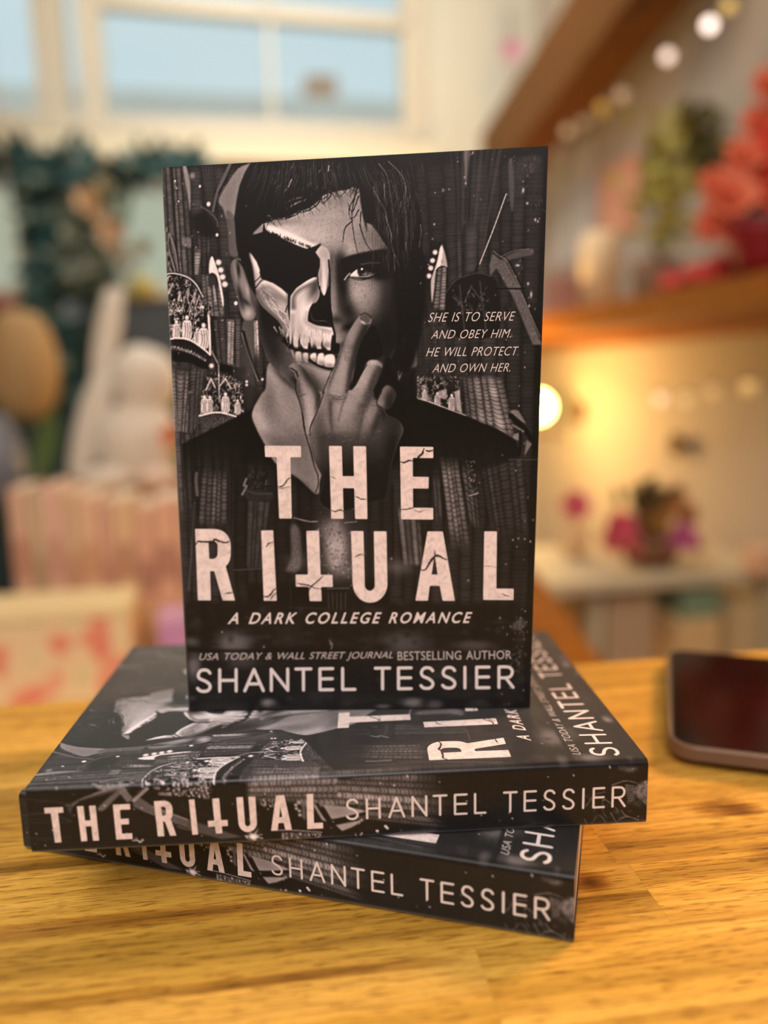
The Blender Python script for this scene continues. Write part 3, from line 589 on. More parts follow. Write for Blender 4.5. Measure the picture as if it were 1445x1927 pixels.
    for k in range(90):
        t = r.uniform(); x = 30 + 410 * t; y = 985 - 105 * t + r.uniform(-12, 22); c.line(zone('B', (x, y), (x + r.uniform(12, 50), y - r.uniform(20, 62))), 1.2, .1, .8, .6)
    c.fill(zone('B', (20, 1000), (120, 930), (300, 890), (460, 900), (470, 1100), (350, 1140), (330, 1090), (230, 1030), (120, 1080), (40, 1160), (0, 1180)), .13, .85, 4.)
    c.fill(zone('B', (60, 1060), (150, 1010), (250, 1000), (340, 1060), (330, 1110), (220, 1140), (100, 1120), (50, 1140)), .13, .9, 1.4)
    c.fill(zone('B', (95, 1105), (140, 1062), (165, 1050), (180, 1110), (140, 1112)), .80, .95, .7); c.fill(zone('B', (262, 1085), (290, 1070), (318, 1095), (270, 1112)), .5, .9, .7)
    c.dab(*zone('B', (218, 1068))[0], 11, 10.5, .15, 1, hard=6); c.dab(*zone('B', (236, 1088))[0], 7, 5, .5, .8, 20); c.dab(*zone('B', (215, 1062))[0], 4.6, 4.6, .06, 1, hard=5); c.dab(*zone('B', (208, 1044))[0], 2, 2, 1., 1, hard=5)
    c.line(zone('B', (55, 1130), (110, 1075), (165, 1030), (230, 1020), (290, 1050), (330, 1080)), 3.4, .07, .9); c.line(zone('B', (100, 1112), (180, 1118), (270, 1112), (325, 1090)), 2, .55, .85); c.line(zone('B', (110, 1130), (190, 1150), (290, 1130)), 2, .2, .7)
    c.line(zone('B', (45, 1145), (70, 1110), (95, 1085)), 3, .55, .8); c.line(zone('B', (200, 1000), (290, 985), (370, 985)), 3, .3, .6); c.dab(*zone('B', (330, 1060))[0], 14, 10, .12, .8)
    # ---- hair
    hair = [(474, 304), (462, 325), (452, 350), (446, 380), (442, 410), (444, 440), (447, 470), (453, 492), (462, 505), (466, 470), (472, 445), (490, 428), (497, 420), (510, 414), (530, 412), (548, 408), (565, 398), (585, 392), (598, 380), (608, 368), (630, 362), (650, 357), (668, 352), (677, 356), (680, 384), (684, 410), (692, 440), (690, 420), (700, 424), (712, 440), (722, 456), (734, 474), (742, 500), (746, 540), (748, 600), (760, 640), (790, 600), (796, 540), (795, 490), (792, 470), (796, 440), (792, 400), (780, 365), (762, 330), (740, 290), (600, 290)]
    c.fill(hair, .098, 1., 1.2, False)
    c.fill([(744, 480), (795, 470), (800, 560), (790, 640), (770, 700), (742, 690), (748, 600)], .105, .92, 3)
    for k in range(60):
        t = r.uniform(); x = 500 + 180 * t; y0 = 417 - 62 * t ** .8 + (8 if t < .5 else 0)
        c.line([(x - 10, y0 - 16), (x, y0 - 4), (x + r.uniform(-14, 16), y0 + r.uniform(2, 14))], 1.8, .1, .85, .5)
    for q in ([(858, 300), (830, 390), (740, 460), (620, 490), (500, 460)], [(890, 340), (840, 430), (720, 500), (560, 500), (450, 440)], [(760, 340), (720, 430), (640, 480), (540, 460)], [(560, 430), (610, 475), (680, 440)], [(520, 400), (620, 370), (700, 345)], [(540, 560), (640, 530), (700, 480)], [(380, 520), (430, 570), (540, 570), (640, 530)], [(420, 500), (480, 560), (560, 540)]): c.line(zone('A', *q), 2.6, .11, .9, 1.2)
    for q in ([(530, 420), (620, 380), (700, 360)], [(560, 470), (640, 420), (740, 380)], [(380, 540), (450, 580), (560, 565)], [(600, 440), (660, 410), (720, 395)]): c.line(zone('A', *q), 4, .42, .6, 2)
    for q in ([(1220, 240), (1190, 360), (1140, 470), (1150, 560), (1180, 580)], [(1210, 300), (1180, 420), (1165, 560), (1190, 760), (1220, 900)], [(1165, 590), (1100, 660), (1080, 790)], [(1230, 350), (1170, 500), (1130, 420)], [(1240, 620), (1270, 730), (1310, 820), (1360, 880)], [(1230, 480), (1190, 550), (1150, 560)], [(1160, 260), (1100, 290), (1010, 260)], [(1250, 500), (1240, 640)]): c.line(zone('A', *q), 2.4, .09, .92, 1.)
    for q in ([(370, 40), (440, 140), (470, 260), (480, 360)], [(460, 20), (560, 120), (620, 240), (610, 440), (590, 560)], [(420, 230), (425, 400)], [(330, 300), (370, 380), (430, 500), (445, 600)], [(440, 640), (440, 760)], [(430, 540), (480, 700), (490, 830), (560, 1020)], [(760, 620), (765, 700), (745, 840)], [(470, 660), (500, 760)], [(620, 790), (622, 880)], [(580, 400), (570, 470)], [(320, 260), (330, 360)], [(510, 900), (520, 1080)]): c.line(zone('B', *q), 1.5, .42, .75, .6)
    for k in range(120):
        x, y = r.uniform(300, 790), r.uniform(20, 900); L = r.uniform(20, 110); c.line(zone('B', (x, y), (x + .2 * L, y + .6 * L), (x + .18 * L, y + L)), 1.1, r.uniform(.16, .34), .5, .5)
    for k in range(60):
        x, y = r.uniform(420, 1000), r.uniform(20, 300); L = r.uniform(15, 70); c.line(zone('A', (x, y), (x - .3 * L, y + .5 * L), (x - .5 * L, y + L)), 1.2, r.uniform(.2, .5), .55, .5)
    for k in range(150):
        t = r.uniform(); x0 = 470 + 240 * t; y0 = 300 + r.uniform(0, 30); L = r.uniform(30, 80); bend_ = -26 + 60 * t
        c.line([(x0, y0), (x0 + bend_ * .4 * L / 60, y0 + L * .5), (x0 + bend_ * L / 60, y0 + L)], 1.1, r.uniform(.17, .36), .5, .4)
    for k in range(110):
        x0 = r.uniform(700, 780); y0 = r.uniform(310, 440); L = r.uniform(40, 120); c.line([(x0, y0), (x0 + 9 * (1 - (y0 - 310) / 130), y0 + L * .5), (x0 + 6 - 10 * r.uniform(), y0 + L)], 1.1, r.uniform(.17, .40), .5, .4)
    for k in range(40):
        t = r.uniform(); x = 505 + 100 * t; y = 418 - 52 * t; c.line([(x + 26, y - 34), (x + 16, y - 8), (x - 6, y + 4), (x - 22, y + 2)], 1.3, .1, .8, .5)
    c.line(zone('A', (600, 190), (570, 260)), 1.6, .55, .8); c.line(zone('A', (950, 60), (945, 110)), 2, .5, .8)
    # ---- hand
    def limb(pts, val, feather=.9):
        m = c.full(pts, feather); c.a = c.a * (1 - m) + val * m; return m
    back = zone('D', (300, 710), (470, 850), (570, 790), (700, 850), (740, 950), (790, 990), (840, 1080), (920, 1110), (975, 1170), (985, 1230), (940, 1330), (890, 1480), (860, 1600), (820, 1850), (720, 1880), (400, 1980), (210, 1900), (240, 1700), (190, 1580), (130, 1445), (105, 1220), (150, 1090), (215, 960), (250, 850))
    hm = limb(back, .44, 1.2)
    HD = lambda x, y, rx, ry, v, o=.9, an=0, m=None: c.dab(*zone('D', (x, y))[0], rx, ry, v, o, an, hm if m is None else m)
    HD(430, 1040, 34, 34, .53, .9); HD(450, 1200, 40, 30, .52, .9); HD(560, 960, 24, 22, .52, .8); HD(270, 900, 16, 30, .46, .8, 20); HD(180, 1180, 14, 40, .40, .8, 14); HD(310, 1070, 7, 40, .34, .7, -4)
    HD(360, 920, 12, 8, .34, .5); HD(640, 980, 12, 40, .24, .85, 28); HD(580, 1140, 7, 44, .28, .8, 14); HD(700, 1090, 22, 34, .52, .95, 26); HD(770, 1060, 12, 22, .56, .8, 20); HD(720, 1210, 8, 40, .22, .85, 26); HD(840, 1060, 14, 26, .13, .9, 0)
    HD(925, 1180, 12, 18, .44, .95); HD(960, 1210, 6, 24, .4, .8); HD(860, 1230, 14, 24, .28, .7, 10); HD(800, 1290, 16, 40, .30, .8, 14); HD(620, 1290, 40, 26, .42, .7); HD(430, 1330, 44, 20, .36, .7); HD(210, 1340, 12, 44, .28, .8, 0); HD(300, 1300, 16, 10, .24, .5)
    X_ = np.arange(c.w)[None] + c.x0 + np.zeros((c.h, c.w)); c.a *= 1 - .30 * hm * np.clip((X_ - 672) / 70, 0, 1)
    for q, w_ in (([(700, 850), (640, 980), (600, 1120), (560, 1300)], 9), ([(470, 860), (420, 980), (380, 1130)], 5), ([(790, 1000), (740, 1120), (690, 1280)], 8), ([(870, 1080), (830, 1200), (790, 1340)], 8), ([(310, 960), (305, 1080), (320, 1220)], 5)):
        c.line(zone('D', *q), w_, .24, .38, w_ * .4, clip=hm, soft=w_ * .9)
    for q in ([(330, 890), (390, 905), (440, 895)], [(320, 915), (380, 932), (450, 918)], [(560, 840), (620, 870), (670, 900)], [(700, 985), (750, 1000), (790, 1030)], [(890, 1120), (930, 1130), (960, 1160)]): c.line(zone('D', *q), 1.3, .26, .55, clip=hm)
    hand_fade = np.clip((Y - 815) / 120, 0, 1) ** .8 * hm; c.a = c.a * (1 - .95 * hand_fade) + .135 * .95 * hand_fade
    HD(170, 1500, 10, 50, .40, .8, -8); HD(330, 1480, 24, 40, .30, .6); HD(760, 1480, 24, 60, .26, .6, 12); HD(480, 1600, 50, 60, .22, .6); HD(560, 1850, 70, 40, .13, .95); HD(300, 1880, 60, 34, .13, .95); HD(700, 1730, 40, 50, .14, .85); HD(480, 1700, 60, 40, .15, .8); HD(880, 1420, 14, 50, .14, .8, 10)
    # index finger
    idx = zone('D', (590, 135), (640, 115), (685, 150), (692, 200), (650, 290), (620, 370), (590, 460), (540, 600), (510, 720), (490, 840), (380, 900), (260, 830), (320, 700), (350, 590), (395, 490), (405, 410), (450, 350), (500, 260), (545, 190))
    im = limb(idx, .42)
    for x, y, rx, ry, v, o, *an in ((575, 230, 12, 18, .42, .9, 26), (520, 320, 12, 20, .47, .9, 26), (480, 490, 12, 14, .54, .9, 0), (470, 440, 14, 8, .30, .7, 10), (430, 560, 8, 30, .48, .8, 14), (420, 680, 16, 34, .52, .95, 14), (370, 800, 18, 26, .52, .9, 20), (620, 330, 8, 40, .17, .9, 20), (570, 480, 8, 44, .19, .9, 14), (520, 640, 7, 44, .22, .85, 10), (490, 790, 6, 24, .26, .8, 6), (410, 430, 4, 30, .26, .7, 14), (340, 660, 4, 40, .3, .6, 18), (560, 180, 8, 10, .44, .7, 30)):
        HD(x, y, rx, ry, v, o, an[0] if an else 0, im)
    for k in range(7): c.line(zone('D', (425 + 3 * k, 470 + 14 * k), (480, 482 + 15 * k), (540, 470 + 15 * k)), 1.1, .28, .5, clip=im)
    c.fill(zone('D', (588, 150), (620, 122), (665, 130), (690, 165), (680, 200), (640, 212), (600, 185)), .33, .95, .9); c.fill(zone('D', (596, 180), (640, 205), (625, 212), (600, 198)), .58, .9, .8); c.line(zone('D', (580, 170), (590, 195), (630, 216), (680, 205), (692, 170)), 1.4, .5, .7); c.line(zone('D', (590, 130), (640, 112), (690, 150)), 1.6, .14, .9)
    # middle and ring fingers
    mid = zone('D', (640, 610), (670, 565), (715, 550), (770, 570), (798, 600), (795, 660), (760, 740), (710, 830), (690, 930), (600, 960), (470, 850), (545, 800), (590, 720)); mm = limb(mid, .44)
    for x, y, rx, ry, v, o, *an in ((700, 590, 14, 8, .52, .9, 10), (660, 680, 12, 26, .50, .9, 28), (600, 800, 16, 24, .54, .95, 34), (560, 860, 20, 14, .5, .9, 0), (770, 660, 8, 34, .26, .9, 20), (710, 820, 9, 30, .2, .9, 20), (740, 740, 8, 30, .3, .7, 24), (660, 920, 10, 16, .3, .7, 20)):
        HD(x, y, rx, ry, v, o, an[0] if an else 0, mm)
    for k in range(3): c.line(zone('D', (690, 575 + 12 * k), (740, 572 + 12 * k), (795, 600 + 12 * k)), 1.2, .62, .6)
    ring = zone('D', (790, 840), (815, 805), (850, 790), (910, 830), (930, 870), (900, 950), (840, 1020), (790, 990), (735, 960)); rm = limb(ring, .34)
    for x, y, rx, ry, v, o, *an in ((800, 890, 8, 18, .42, .9, 26), (850, 810, 12, 5, .40, .9, 20), (880, 900, 12, 26, .2, .9, 20), (860, 980, 12, 14, .16, .9, 0), (780, 960, 8, 10, .42, .8, 0)): HD(x, y, rx, ry, v, o, an[0] if an else 0, rm)
    c.line(zone('D', (770, 1000), (740, 960), (790, 850)), 2, .16, .7); c.dab(*zone('D', (950, 1060))[0], 12, 16, .13, .8)
    # thumb
    th = zone('C', (570, 830), (590, 800), (630, 795), (690, 820), (740, 870), (800, 960), (830, 1040), (865, 1100), (840, 1230), (790, 1330), (770, 1445), (715, 1445), (690, 1310), (670, 1180), (640, 1090), (635, 1000), (640, 940), (600, 900)); tm = limb(th, .40)
    TD = lambda x, y, rx, ry, v, o=.9, an=0: c.dab(*zone('C', (x, y))[0], rx, ry, v, o, an, tm)
    TD(650, 850, 16, 12, .44, .9, 30); TD(700, 960, 14, 26, .46, .9, -24); TD(760, 960, 8, 40, .20, .9, -26); TD(820, 1050, 7, 22, .16, .9, -20); TD(700, 1080, 16, 12, .42, .8); TD(740, 1200, 16, 34, .55, .95, 0); TD(760, 1320, 12, 24, .56, .9, 8); TD(690, 1180, 5, 40, .34, .7, -10); TD(650, 1020, 5, 24, .28, .7, 0); TD(840, 1150, 5, 22, .26, .8, 8)
    c.fill(zone('C', (570, 845), (595, 835), (640, 880), (648, 920), (630, 945), (600, 900)), .26, .95, .9); c.line(zone('C', (580, 850), (620, 880), (640, 940)), 2, .46, .7); c.line(zone('C', (590, 838), (640, 870), (655, 915)), 1.6, .12, .8)
    c.line(zone('C', (635, 940), (632, 1010), (640, 1080), (672, 1170), (700, 1300), (720, 1445)), 1.8, .11, .9); c.line(zone('E', (40, 0), (60, 160), (110, 340), (150, 500), (190, 600)), 2.2, .12, .95); c.line(zone('E', (185, 600), (190, 680), (165, 760)), 2, .14, .9)
    c.line(zone('C', (660, 1110), (720, 1080)), 1.4, .24, .7); c.line(zone('C', (760, 1430), (790, 1340), (850, 1200), (900, 1060)), 1.8, .2, .85); c.line(zone('E', (170, 20), (120, 130), (112, 220)), 1.8, .2, .8)
    c.line(zone('C', (1110, 1050), (1180, 1000), (1240, 900), (1300, 800)), 1.8, .14, .8); c.line(zone('C', (975, 850), (920, 980), (880, 1080)), 1.6, .16, .8)
    c.a *= 1 + .05 * fbm(c.w, c.h, 2.6, 79, 2) * np.clip(hm + im + mm + tm, 0, 1)
    for k in range(170):
        x, y = r.uniform(150, 800), r.uniform(700, 1330); c.line(zone('D', (x, y), (x + r.uniform(10, 34), y + r.uniform(-6, 10))), .9, r.choice([.3, .6]), .22, clip=hm)
    c.fill(zone('D', (520, 720), (560, 520), (620, 350), (700, 230), (760, 300), (800, 480), (740, 545), (660, 560), (600, 680), (540, 800), (490, 840)), .098, .95, 1.4)
    c.fill(zone('D', (800, 620), (860, 520), (900, 700), (990, 890), (990, 1080), (930, 980), (920, 860), (850, 785), (780, 830), (735, 920), (715, 900), (745, 790)), .10, .85, 3)
    # ---- stronger local contrast, lighter skin
    skin = np.clip(blur(np.clip(fm + nk + ek + hm + im + mm + tm, 0, 1), 1.5), 0, 1)
    c.a = c.a + .38 * (c.a - blur(c.a, 9)) + .30 * (c.a - blur(c.a, 2.2))
    lit = np.clip((c.a - .17) / .25, 0, 1); c.a = c.a * (1 + .20 * skin * lit * (1 - .9 * bone))
    c.a = np.where((c.a > .13) & (skin < .5), .13 + (c.a - .13) * 1.28, c.a)
    c.a = np.clip(c.a, .06, .97) * (1 + .07 * fbm(c.w, c.h, 2.2, 90, 2) * (1 - .75 * skin))
    c.a = np.where(c.a < .18, c.a * .93, c.a)
    # ---- dust specks over everything
    for k in range(150):
        x = r.choice([r.uniform(790, 1020), r.uniform(940, 1015), r.uniform(305, 470)]); y = r.uniform(290, 760) if x < 900 else r.uniform(285, 1330)
        c.dab(x, y, r.uniform(.7, 1.7), r.uniform(.7, 2.2), r.uniform(.45, .85), .85, r.uniform(-40, 40), hard=3)
    for x, y, rx, ry, v in ((228, 405, 2.6, 3.6, .55), (142, 737, 1.5, 2, .85), (998, 405, 2, 5, .8), (1038, 530, 2.2, 2.2, .85), (945, 1132, 4, 2, .85), (1075, 1415, 2, 6, .8), (1045, 1310, 2, 3, .8), (1055, 1525, 1.6, 3, .8), (1115, 690, 1.6, 3, .85), (1140, 705, 1.4, 2.4, .8), (515, 40, 1.4, 3, .8), (447, 337, 1.6, 2, .8), (436, 278, 1.8, 2, .7)): c.dab(*zone('R', (x, y))[0], rx, ry, v, .95, hard=3)
    for k in range(70): x, y = 975 + r.normal(0, 9), r.uniform(1160, 1270); c.dab(x, y, r.uniform(.8, 2), r.uniform(.8, 2), r.uniform(.3, .6), .8, hard=3)
    for q in ((735, 1055), (880, 1095), (975, 1015), (979, 1165), (940, 1165), (386, 1285), (417, 1194), (495, 1221), (620, 1215)): c.dab(*q, 1.6, 1.8, .7, .9, hard=3)
    c.line([(618, 1209), (623, 1216), (621, 1224)], 2.6, .5, .9); c.fill([(968, 1172), (982, 1165), (986, 1180), (972, 1188), (962, 1184)], .4, .7, 2, noise=.3)
    return c

SPINE_QUAD = [(47, 1487), (1219, 1432), (1216, 1553), (62, 1610)]

def paint_spine():
    c = Canvas(30, 1400, 1220, 230, .14); r = np.random.default_rng(5)
    c.a += .03 * fbm(c.w, c.h, 60, 15, 5) + .012 * fbm(c.w, c.h, 7, 16, 2)
    P = lambda *p: [(50 + x / 4.817, 1320 + y / 4.817) for x, y in p]
    Q = lambda *p: [(330 + x / 4.516, 1320 + y / 4.516) for x, y in p]
    S = lambda *p: [(630 + x / 4.516, 1320 + y / 4.516) for x, y in p]
    for k in range(7): c.line(P((1080 - 20 * k, 750 + 8 * k), (800 - 30 * k, 790 + 14 * k), (560 - 30 * k, 870 + 14 * k), (350 + 10 * k, 960 + 16 * k)), 3.4, .40 - .03 * k, .8, 1.4)
    for k in range(12): y = 900 + 34 * k; c.line(P((10, y), (200, y + r.uniform(-30, 30)), (400, y + r.uniform(0, 60))), 3, r.uniform(.15, .25), .5)
    c.fill(P((640, 980), (760, 860), (860, 790), (900, 800), (790, 900), (690, 1000)), .33, .9, 1.)
    c.fill(P((820, 830), (880, 800), (960, 900), (900, 930)), .36, .9, 1., False); c.fill(P((940, 900), (1010, 880), (1130, 960), (1445, 1080), (1445, 1170), (1130, 1050), (960, 970)), .32, .9, 1.2, False)
    c.fill(Q((0, 980), (400, 1110), (560, 1160), (380, 1180), (0, 1080)), .29, .85, 1.6, False)
    c.line(P((1130, 965), (1445, 1085)), 2, .42, .7); c.line(P((1000, 1000), (1445, 1160)), 2, .12, .8); c.line(P((1070, 800), (960, 900)), 9, .44, .8); c.line(P((1050, 800), (940, 900)), 2.4, .12, .9)
    cm = c.full(P((1060, 720), (1700, 760), (1640, 900), (1400, 900), (1190, 830)), 2, False); c.carve(P((1060, 700), (1700, 740), (1640, 900), (1180, 850)), .6, 260, 31, cm)
    cb = c.full(Q((0, 640), (300, 640), (280, 800), (60, 790)), 2, False); c.carve(Q((0, 640), (300, 640), (280, 800), (40, 790)), .6, 140, 32, cb)
    for a, b in (((1190, 850), (1290, 860)), ((1100, 780), (1180, 800))): c.line(P(a, b), 5, .4, .7)
    # brick pier lying along the spine
    c.shaft(Q((620, 600), (620, 900), (1445, 860), (1445, 560)), .1, 1, op=0)
    c.shaft(Q((560, 880), (560, 640), (1500, 560), (1500, 930)), .40, 5, 8, .5, (.12, 0), bend=.5, seed=51)
    c.shaft(S((0, 900), (0, 600), (1000, 620), (1050, 1000)), .42, 5, 8, .5, (0, .4), bend=.5, seed=52)
    c.shaft(S((100, 1000), (60, 880), (900, 960), (1050, 1100)), .30, 3, 7, .5, (0, .3), bend=.4, seed=53)
    c.fill(Q((340, 890), (1000, 860), (1000, 1130), (700, 1180), (480, 1060)), .12, .9, 4)
    c.carve(Q((690, 830), (840, 840), (840, 920), (690, 900)), .5, 50, 33)
    for x, y in ((1005, 890), (1030, 870), (1010, 920), (1035, 940), (1040, 975)): c.dab(*Q((x, y))[0], 3, 3, .5, .9, hard=3)
    c.fill(Q((1050, 870), (1090, 870), (1090, 1020), (1060, 1000)), .34, .8, 1.2, False)
    c.fill(Q((1235, 890), (1450, 905), (1600, 940), (1440, 990), (1310, 1010)), .46, .9, .9, False); c.fill(Q((1150, 890), (1190, 880), (1270, 1030), (1230, 1020)), .42, .9, .9, False); c.fill(Q((1345, 1060), (1600, 1010), (1480, 1080), (1400, 1110)), .46, .9, .9, False)
    c.line(Q((1180, 880), (1260, 1000), (1320, 1060)), 5, .1, .95); c.line(Q((1290, 1030), (1440, 995), (1600, 960)), 5, .1, .9); c.line(S((190, 890), (192, 1050)), 1.4, .45, .7)
    cc = c.full(Q((890, 1120), (1225, 1130), (1190, 1215), (880, 1200)), 1.2, False); c.a = c.a * (1 - .8 * cc) + .8 * .3 * cc; c.carve(Q((880, 1110), (1220, 1120), (1190, 1215), (880, 1210)), .6, 110, 34, cc)
    c.line(Q((800, 1100), (990, 1105), (1230, 1120)), 2, .45, .7); c.line(Q((1215, 1140), (1180, 1210)), 2, .5, .8); c.carve(Q((1225, 1130), (1300, 1130), (1270, 1200), (1210, 1200)), .3, 24, 35)
    x, y = Q((650, 1160))[0]; c.dab(x, y, 14, 14, .4, .6)
    for k in range(16): an = k * math.pi / 8 + .1; L = r.uniform(7, 19); c.line([(x, y), (x + L * math.cos(an), y + L * math.sin(an))], 2, .7, .8, .4)
    c.dab(x, y, 4, 4, .85, 1); c.line(P((955, 1270), (1000, 1268), (1020, 1285), (1050, 1262)), 1.8, .55, .9)
    for q in (((345, 1110)), ((430, 1085)), ((415, 1070))): c.dab(*S(q)[0], 2.2, 2.2, .72, .95, hard=3)
    c.line(S((165, 1135), (172, 1190)), 2, .6, .9); c.line(S((215, 1130), (190, 1190)), 2, .6, .9)
    # roots and bones at the foot of the spine
    T = lambda *p: [(930 + x / 4.817, 1440 + y / 4.817) for x, y in p]
    c.fill(T((1260, 230), (1300, 180), (1400, 150), (1400, 370), (1320, 320), (1260, 280)), .36, .85, 2, noise=.2)
    for k in range(7): c.line(T((1185 + 4 * k, 190 + 24 * k), (1260, 200 + 20 * k)), 3, .34, .8)
    for q in ([(1060, 190), (1180, 150), (1300, 170)], [(970, 340), (1000, 320), (1100, 400), (1110, 420)], [(975, 360), (980, 430), (1020, 490)], [(1020, 540), (940, 460), (860, 560), (810, 500)], [(1150, 420), (1200, 470), (1380, 520)], [(1050, 440), (1100, 520), (1130, 545)], [(820, 380), (900, 280), (1000, 250)], [(1200, 470), (1130, 500), (1120, 540)]): c.line(T(*q), 2, .36, .75, 1.2)
    for k in range(60): q = T((r.uniform(820, 1380), r.uniform(280, 550)))[0]; c.dab(*q, r.uniform(2, 8), r.uniform(1.5, 5), r.choice([.1, .22, .3]), .4)
    c.fill(T((960, 0), (1100, 30), (1290, 30), (1240, 70), (1180, 60), (1060, 20)), .36, .7, 2.5, noise=.2)
    for k in range(90): c.dab(r.uniform(60, 1210), r.uniform(1440, 1605), r.uniform(.6, 1.4), r.uniform(.6, 1.6), r.uniform(.35, .75), .8, hard=3)
    c.a = np.where(c.a > .15, .15 + (c.a - .15) * 1.5, c.a); c.a = c.a + .35 * (c.a - blur(c.a, 8)) + .3 * (c.a - blur(c.a, 2)); c.a = np.clip(c.a, .06, .97) * (1 + .07 * fbm(c.w, c.h, 2.2, 91, 2))
    c.a = np.where(c.a < .18, c.a * .93, c.a)
    return c
# ---------------------------------------------------------------- the room
BACK = 3.30; RIGHT = 1.26; LEFT = -2.4; CEIL = 2.85; NEAR = -2.2
M_cream = material('cream_wall_paint', (214, 209, 188), .8, var=.05, scale=6)
M_greige = material('greige_wall_paint', (184, 170, 152), .85, var=.05, scale=5)
M_teal = material('dark_teal_wall_paint', (44, 66, 68), .8, var=.12, scale=7)
M_frame = material('cream_window_paint', (206, 196, 172), .5, var=.05, scale=12)
M_floor = material('grey_floor_boards', (120, 104, 88), .6, var=.25, scale=3)
M_ceiling = material('white_ceiling_paint', (225, 222, 214), .9, var=.03)
def rbox(mb, a0, a1, b0, b1, z0, z1, bevel=0.):
    return mb.box(room((a0 + a1) / 2, (b0 + b1) / 2, (z0 + z1) / 2), (a1 - a0, b1 - b0, z1 - z0), None, bevel, (E1, E2, Vector((0, 0, 1))))
structure('floor', rbox(MB(), LEFT, RIGHT + .1, NEAR, BACK + .15, -.1, 0), M_floor)
structure('ceiling', rbox(MB(), LEFT, RIGHT + .1, NEAR, BACK + .15, CEIL, CEIL + .1), M_ceiling)
structure('wall_right', rbox(MB(), RIGHT, RIGHT + .1, NEAR, BACK + .15, 0, CEIL), M_greige)
structure('wall_left', rbox(MB(), LEFT - .1, LEFT, NEAR, BACK + .15, 0, CEIL), M_cream)
structure('wall_front', rbox(MB(), LEFT - .1, RIGHT + .1, NEAR - .1, NEAR, 0, CEIL), M_cream)
# back wall: pieces round the high window and round the two lower panes
wl, wb = on_wall(-260, 285, BACK); wr, _ = on_wall(800, 250, BACK); _, wt = on_wall(300, -250, BACK)
wb = on_wall(200, 252, BACK)[1]; wt = 2.78
p1a = on_wall(-230, 400, BACK)[0]; p1b = on_wall(48, 400, BACK)[0]; p2a = on_wall(188, 400, BACK)[0]; p2b = on_wall(352, 400, BACK)[0]
pt = on_wall(150, 335, BACK)[1]; pb = on_wall(150, 560, BACK)[1]
mb = MB(); rbox(mb, LEFT, wl, BACK, BACK + .12, pt + .05, CEIL); rbox(mb, wr, RIGHT, BACK, BACK + .12, 0, CEIL); rbox(mb, wl, wr, BACK, BACK + .12, wt, CEIL); rbox(mb, wl, wr, BACK, BACK + .12, pt + .05, wb)
structure('wall_back', mb, M_cream)
mb = MB(); rbox(mb, LEFT, wr, BACK, BACK + .12, 0, pb); rbox(mb, LEFT, p1a, BACK, BACK + .12, pb, pt + .05); rbox(mb, p1b, p2a, BACK, BACK + .12, pb, pt + .05); rbox(mb, p2b, wr, BACK, BACK + .12, pb, pt + .05)
rbox(mb, p1a, p1b, BACK, BACK + .12, pt, pt + .05); rbox(mb, p2a, p2b, BACK, BACK + .12, pt, pt + .05)
structure('wall_back.001', mb, M_teal)
M_glass = bpy.data.materials.new('window_glass'); M_glass.use_nodes = True
b = M_glass.node_tree.nodes['Principled BSDF']; b.inputs['Transmission Weight'].default_value = 1; b.inputs['Roughness'].default_value = 0; b.inputs['IOR'].default_value = 1.01; b.inputs['Base Color'].default_value = (.97, .98, .98, 1)
def window(name, a0, a1, z0, z1, bars_a, bars_z, fw=.05, barw=.05):
    root = bpy.data.objects.new(name, None); COL.objects.link(root); root['kind'] = 'structure'; root.location = room((a0 + a1) / 2, BACK, z0); f = MB()
    for q in ((a0, a0 + fw), (a1 - fw, a1)): rbox(f, q[0], q[1], BACK - .02, BACK + .08, z0, z1)
    for q in ((z0, z0 + fw), (z1 - fw, z1)): rbox(f, a0 + fw, a1 - fw, BACK - .02, BACK + .08, q[0], q[1])
    build('window_frame', f, M_frame, root)
    for a, w in bars_a: build('mullion', rbox(MB(), a - w / 2, a + w / 2, BACK - .015, BACK + .07, z0 + fw, z1 - fw), M_frame, root)
    for (aa, ab, za, zb, w) in bars_z:
        pa, pb_ = room(aa, BACK + .02, za), room(ab, BACK + .02, zb); d = (pb_ - pa); L = d.length; d.normalize()
        build('rail', MB().box((pa + pb_) / 2, (L, .07, w), None, 0, (d, E2, d.cross(E2))), M_frame, root)
    build('pane', rbox(MB(), a0 + fw * .5, a1 - fw * .5, BACK + .028, BACK + .034, z0 + fw * .5, z1 - fw * .5), M_glass, root)
    return root
wx = lambda px, py=120: on_wall(px, py, BACK)[0]; wz = lambda px, py: on_wall(px, py, BACK)[1]
window('window_1', wl, wr, wb, wt, [(wx(96), .11), (wx(172), .085), (wx(508), .018), (wx(775), .08)], [(wx(190), wx(800), wz(190, -2), wz(800, 48), .05)], .06)
window('window_2', p1a, p1b, pb, pt, [], [], .035); window('window_3', p2a, p2b, pb, pt, [], [], .035)
structure('trim_1', rbox(MB(), LEFT, wr + .05, BACK - .06, BACK, wb - .10, wb - .015, .01), material('cream_sill_paint', (232, 220, 186), .6, var=.04))
# the house over the road, seen through the panes
M_house = material('pale_render', (226, 214, 186), .9, var=.06, scale=.8); M_hroof = material('grey_mauve_roof', (236, 222, 208), .8, var=.1, scale=2)
hz = CAM.z + (699 - 232) / F_PX * 8.6
house = thing('building', 'pale rendered building seen outside through the high window panes', 'building', room(-1.5, 9.4, 0))
build('wall', rbox(MB(), -9, 5.5, 8.6, 11, 0, hz - .25), M_house, house)
build('roof', rbox(MB(), -9.2, 5.7, 8.4, 11.2, hz - .25, hz), M_hroof, house)
ca = on_wall(612, 220, 8.3)[0]; build('chimney', rbox(MB(), ca - .16, ca + .16, 8.5, 8.9, hz, hz + .02 + .22, .02), material('orange_brick', (226, 176, 140), .9), house)
